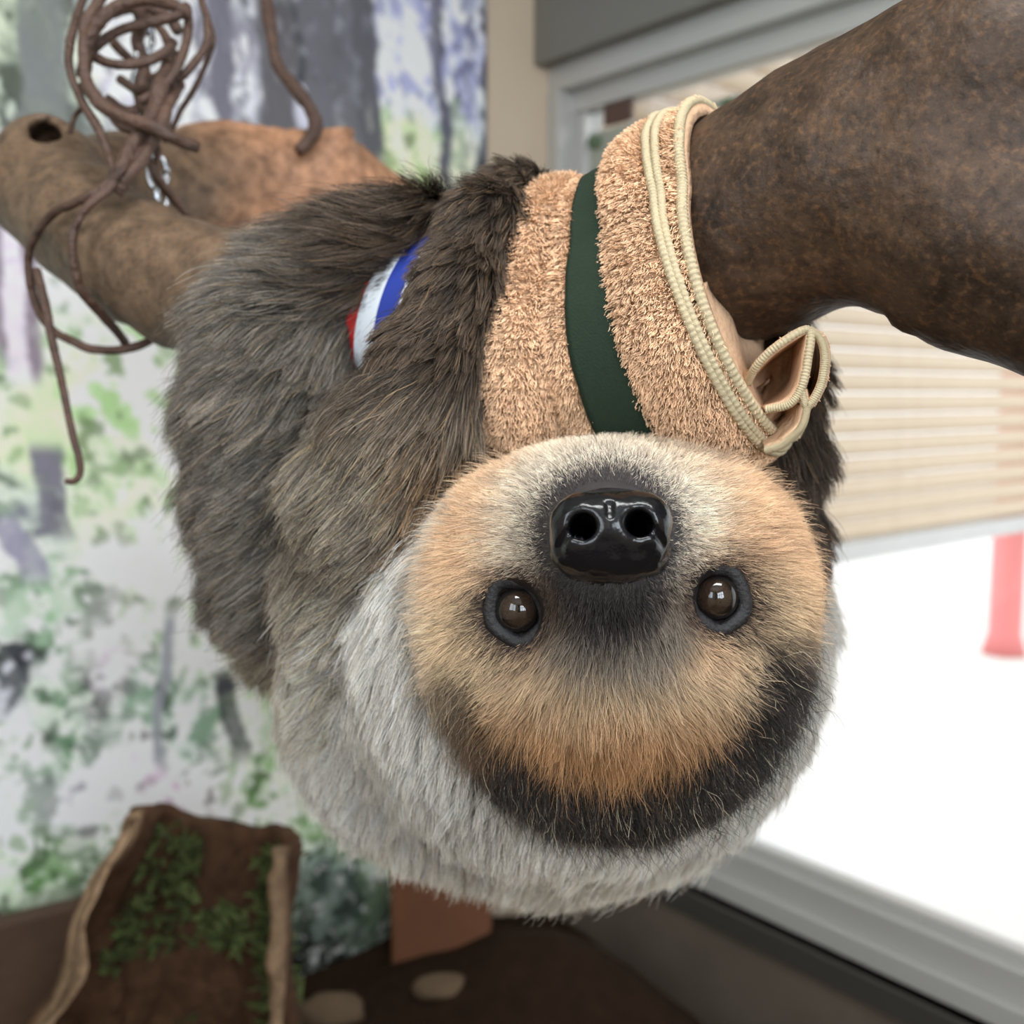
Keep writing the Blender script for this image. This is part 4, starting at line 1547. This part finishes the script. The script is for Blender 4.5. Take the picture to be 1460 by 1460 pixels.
board('wooden_board', [(-150, 1352, 1.30), (205, 1268, 1.48)], 0.03, 0.0, M_wood, 'broad brown wooden board standing on edge beside the hollow log', 'board')
board('wooden_block', [(556, 1236, 1.90), (700, 1236, 1.90)], 0.09, 0.0, simple('red_brown_wood', (112, 72, 48), 0.7, noise=0.3, scale=12), 'low red-brown wooden block in the corner below the sloth', 'block')


def stone(px, py, d, r, label):
    c = c2w(P(px, py, d))
    a_, b_ = (c - K) @ E1, (c - K) @ E2
    i_, j_ = int(np.argmin(np.abs(ga[:, 0] - a_))), int(np.argmin(np.abs(gb[0] - b_)))
    c[2] = hz_[i_, j_] + r[2] * 0.5
    n_, m_ = 16, 24
    th = np.linspace(0, np.pi, n_); ph = np.linspace(0, 2 * np.pi, m_, endpoint=False)
    T_, P_ = np.meshgrid(th, ph, indexing='ij')
    u = np.stack([np.sin(T_) * np.cos(P_), np.sin(T_) * np.sin(P_), np.cos(T_)], -1)
    k = 0.8 + 0.4 * vnoise(u * 1.7 + px, 17)
    V = c + u * np.array(r) * k[..., None]
    o = mesh_obj('stone', V.reshape(-1, 3), grid_faces(n_, m_, close_v=True), M_stone)
    setprops(o, label, 'stone', 'stones on the floor by the mural')


M_stone = simple('tan_stone', (92, 74, 54), 0.85, noise=0.3, scale=30, bump=0.4, bscale=60)
# raised bed of dark soil in the corner
n_s = 70
ga, gb = np.meshgrid(np.linspace(0.03, 1.25, n_s), np.linspace(0.03, 1.25, n_s), indexing='ij')
hz_ = 0.10 * np.maximum(sstep(0.03, 0.35, gb + 0.1 * ga), 0.7 * sstep(0.45, 0.15, ga)) * sstep(1.25, 0.9, ga) * sstep(1.25, 1.0, gb) * (0.8 + 0.5 * fbm(np.stack([ga * 6, gb * 6, 0 * ga], -1), 23))
hz_ = hz_ + 0.13 * np.exp(-((gb - 0.28) / 0.19) ** 2 - ((ga - 0.40) / 0.30) ** 2) * sstep(0.03, 0.15, gb)
top_ = np.stack([K[0] + ga * E1[0] + gb * E2[0], K[1] + ga * E1[1] + gb * E2[1], hz_ + 0.004 * rng.random(ga.shape)], -1).reshape(-1, 3)
soil = mesh_obj('soil_bed', top_, grid_faces(n_s, n_s)[:, ::-1], simple('dark_soil', (42, 29, 20), 0.95, spec=0.1, noise=0.5, scale=40, bump=0.8, bscale=120))
setprops(soil, 'dark brown soil heaped over the floor in the corner', 'soil', kind='stuff')
stone(470, 1390, 1.78, (0.06, 0.035, 0.03), 'tan stone on the dark floor right beside the hollow log')
stone(630, 1345, 1.80, (0.05, 0.03, 0.018), 'flat tan stone in front of the red-brown wooden block')
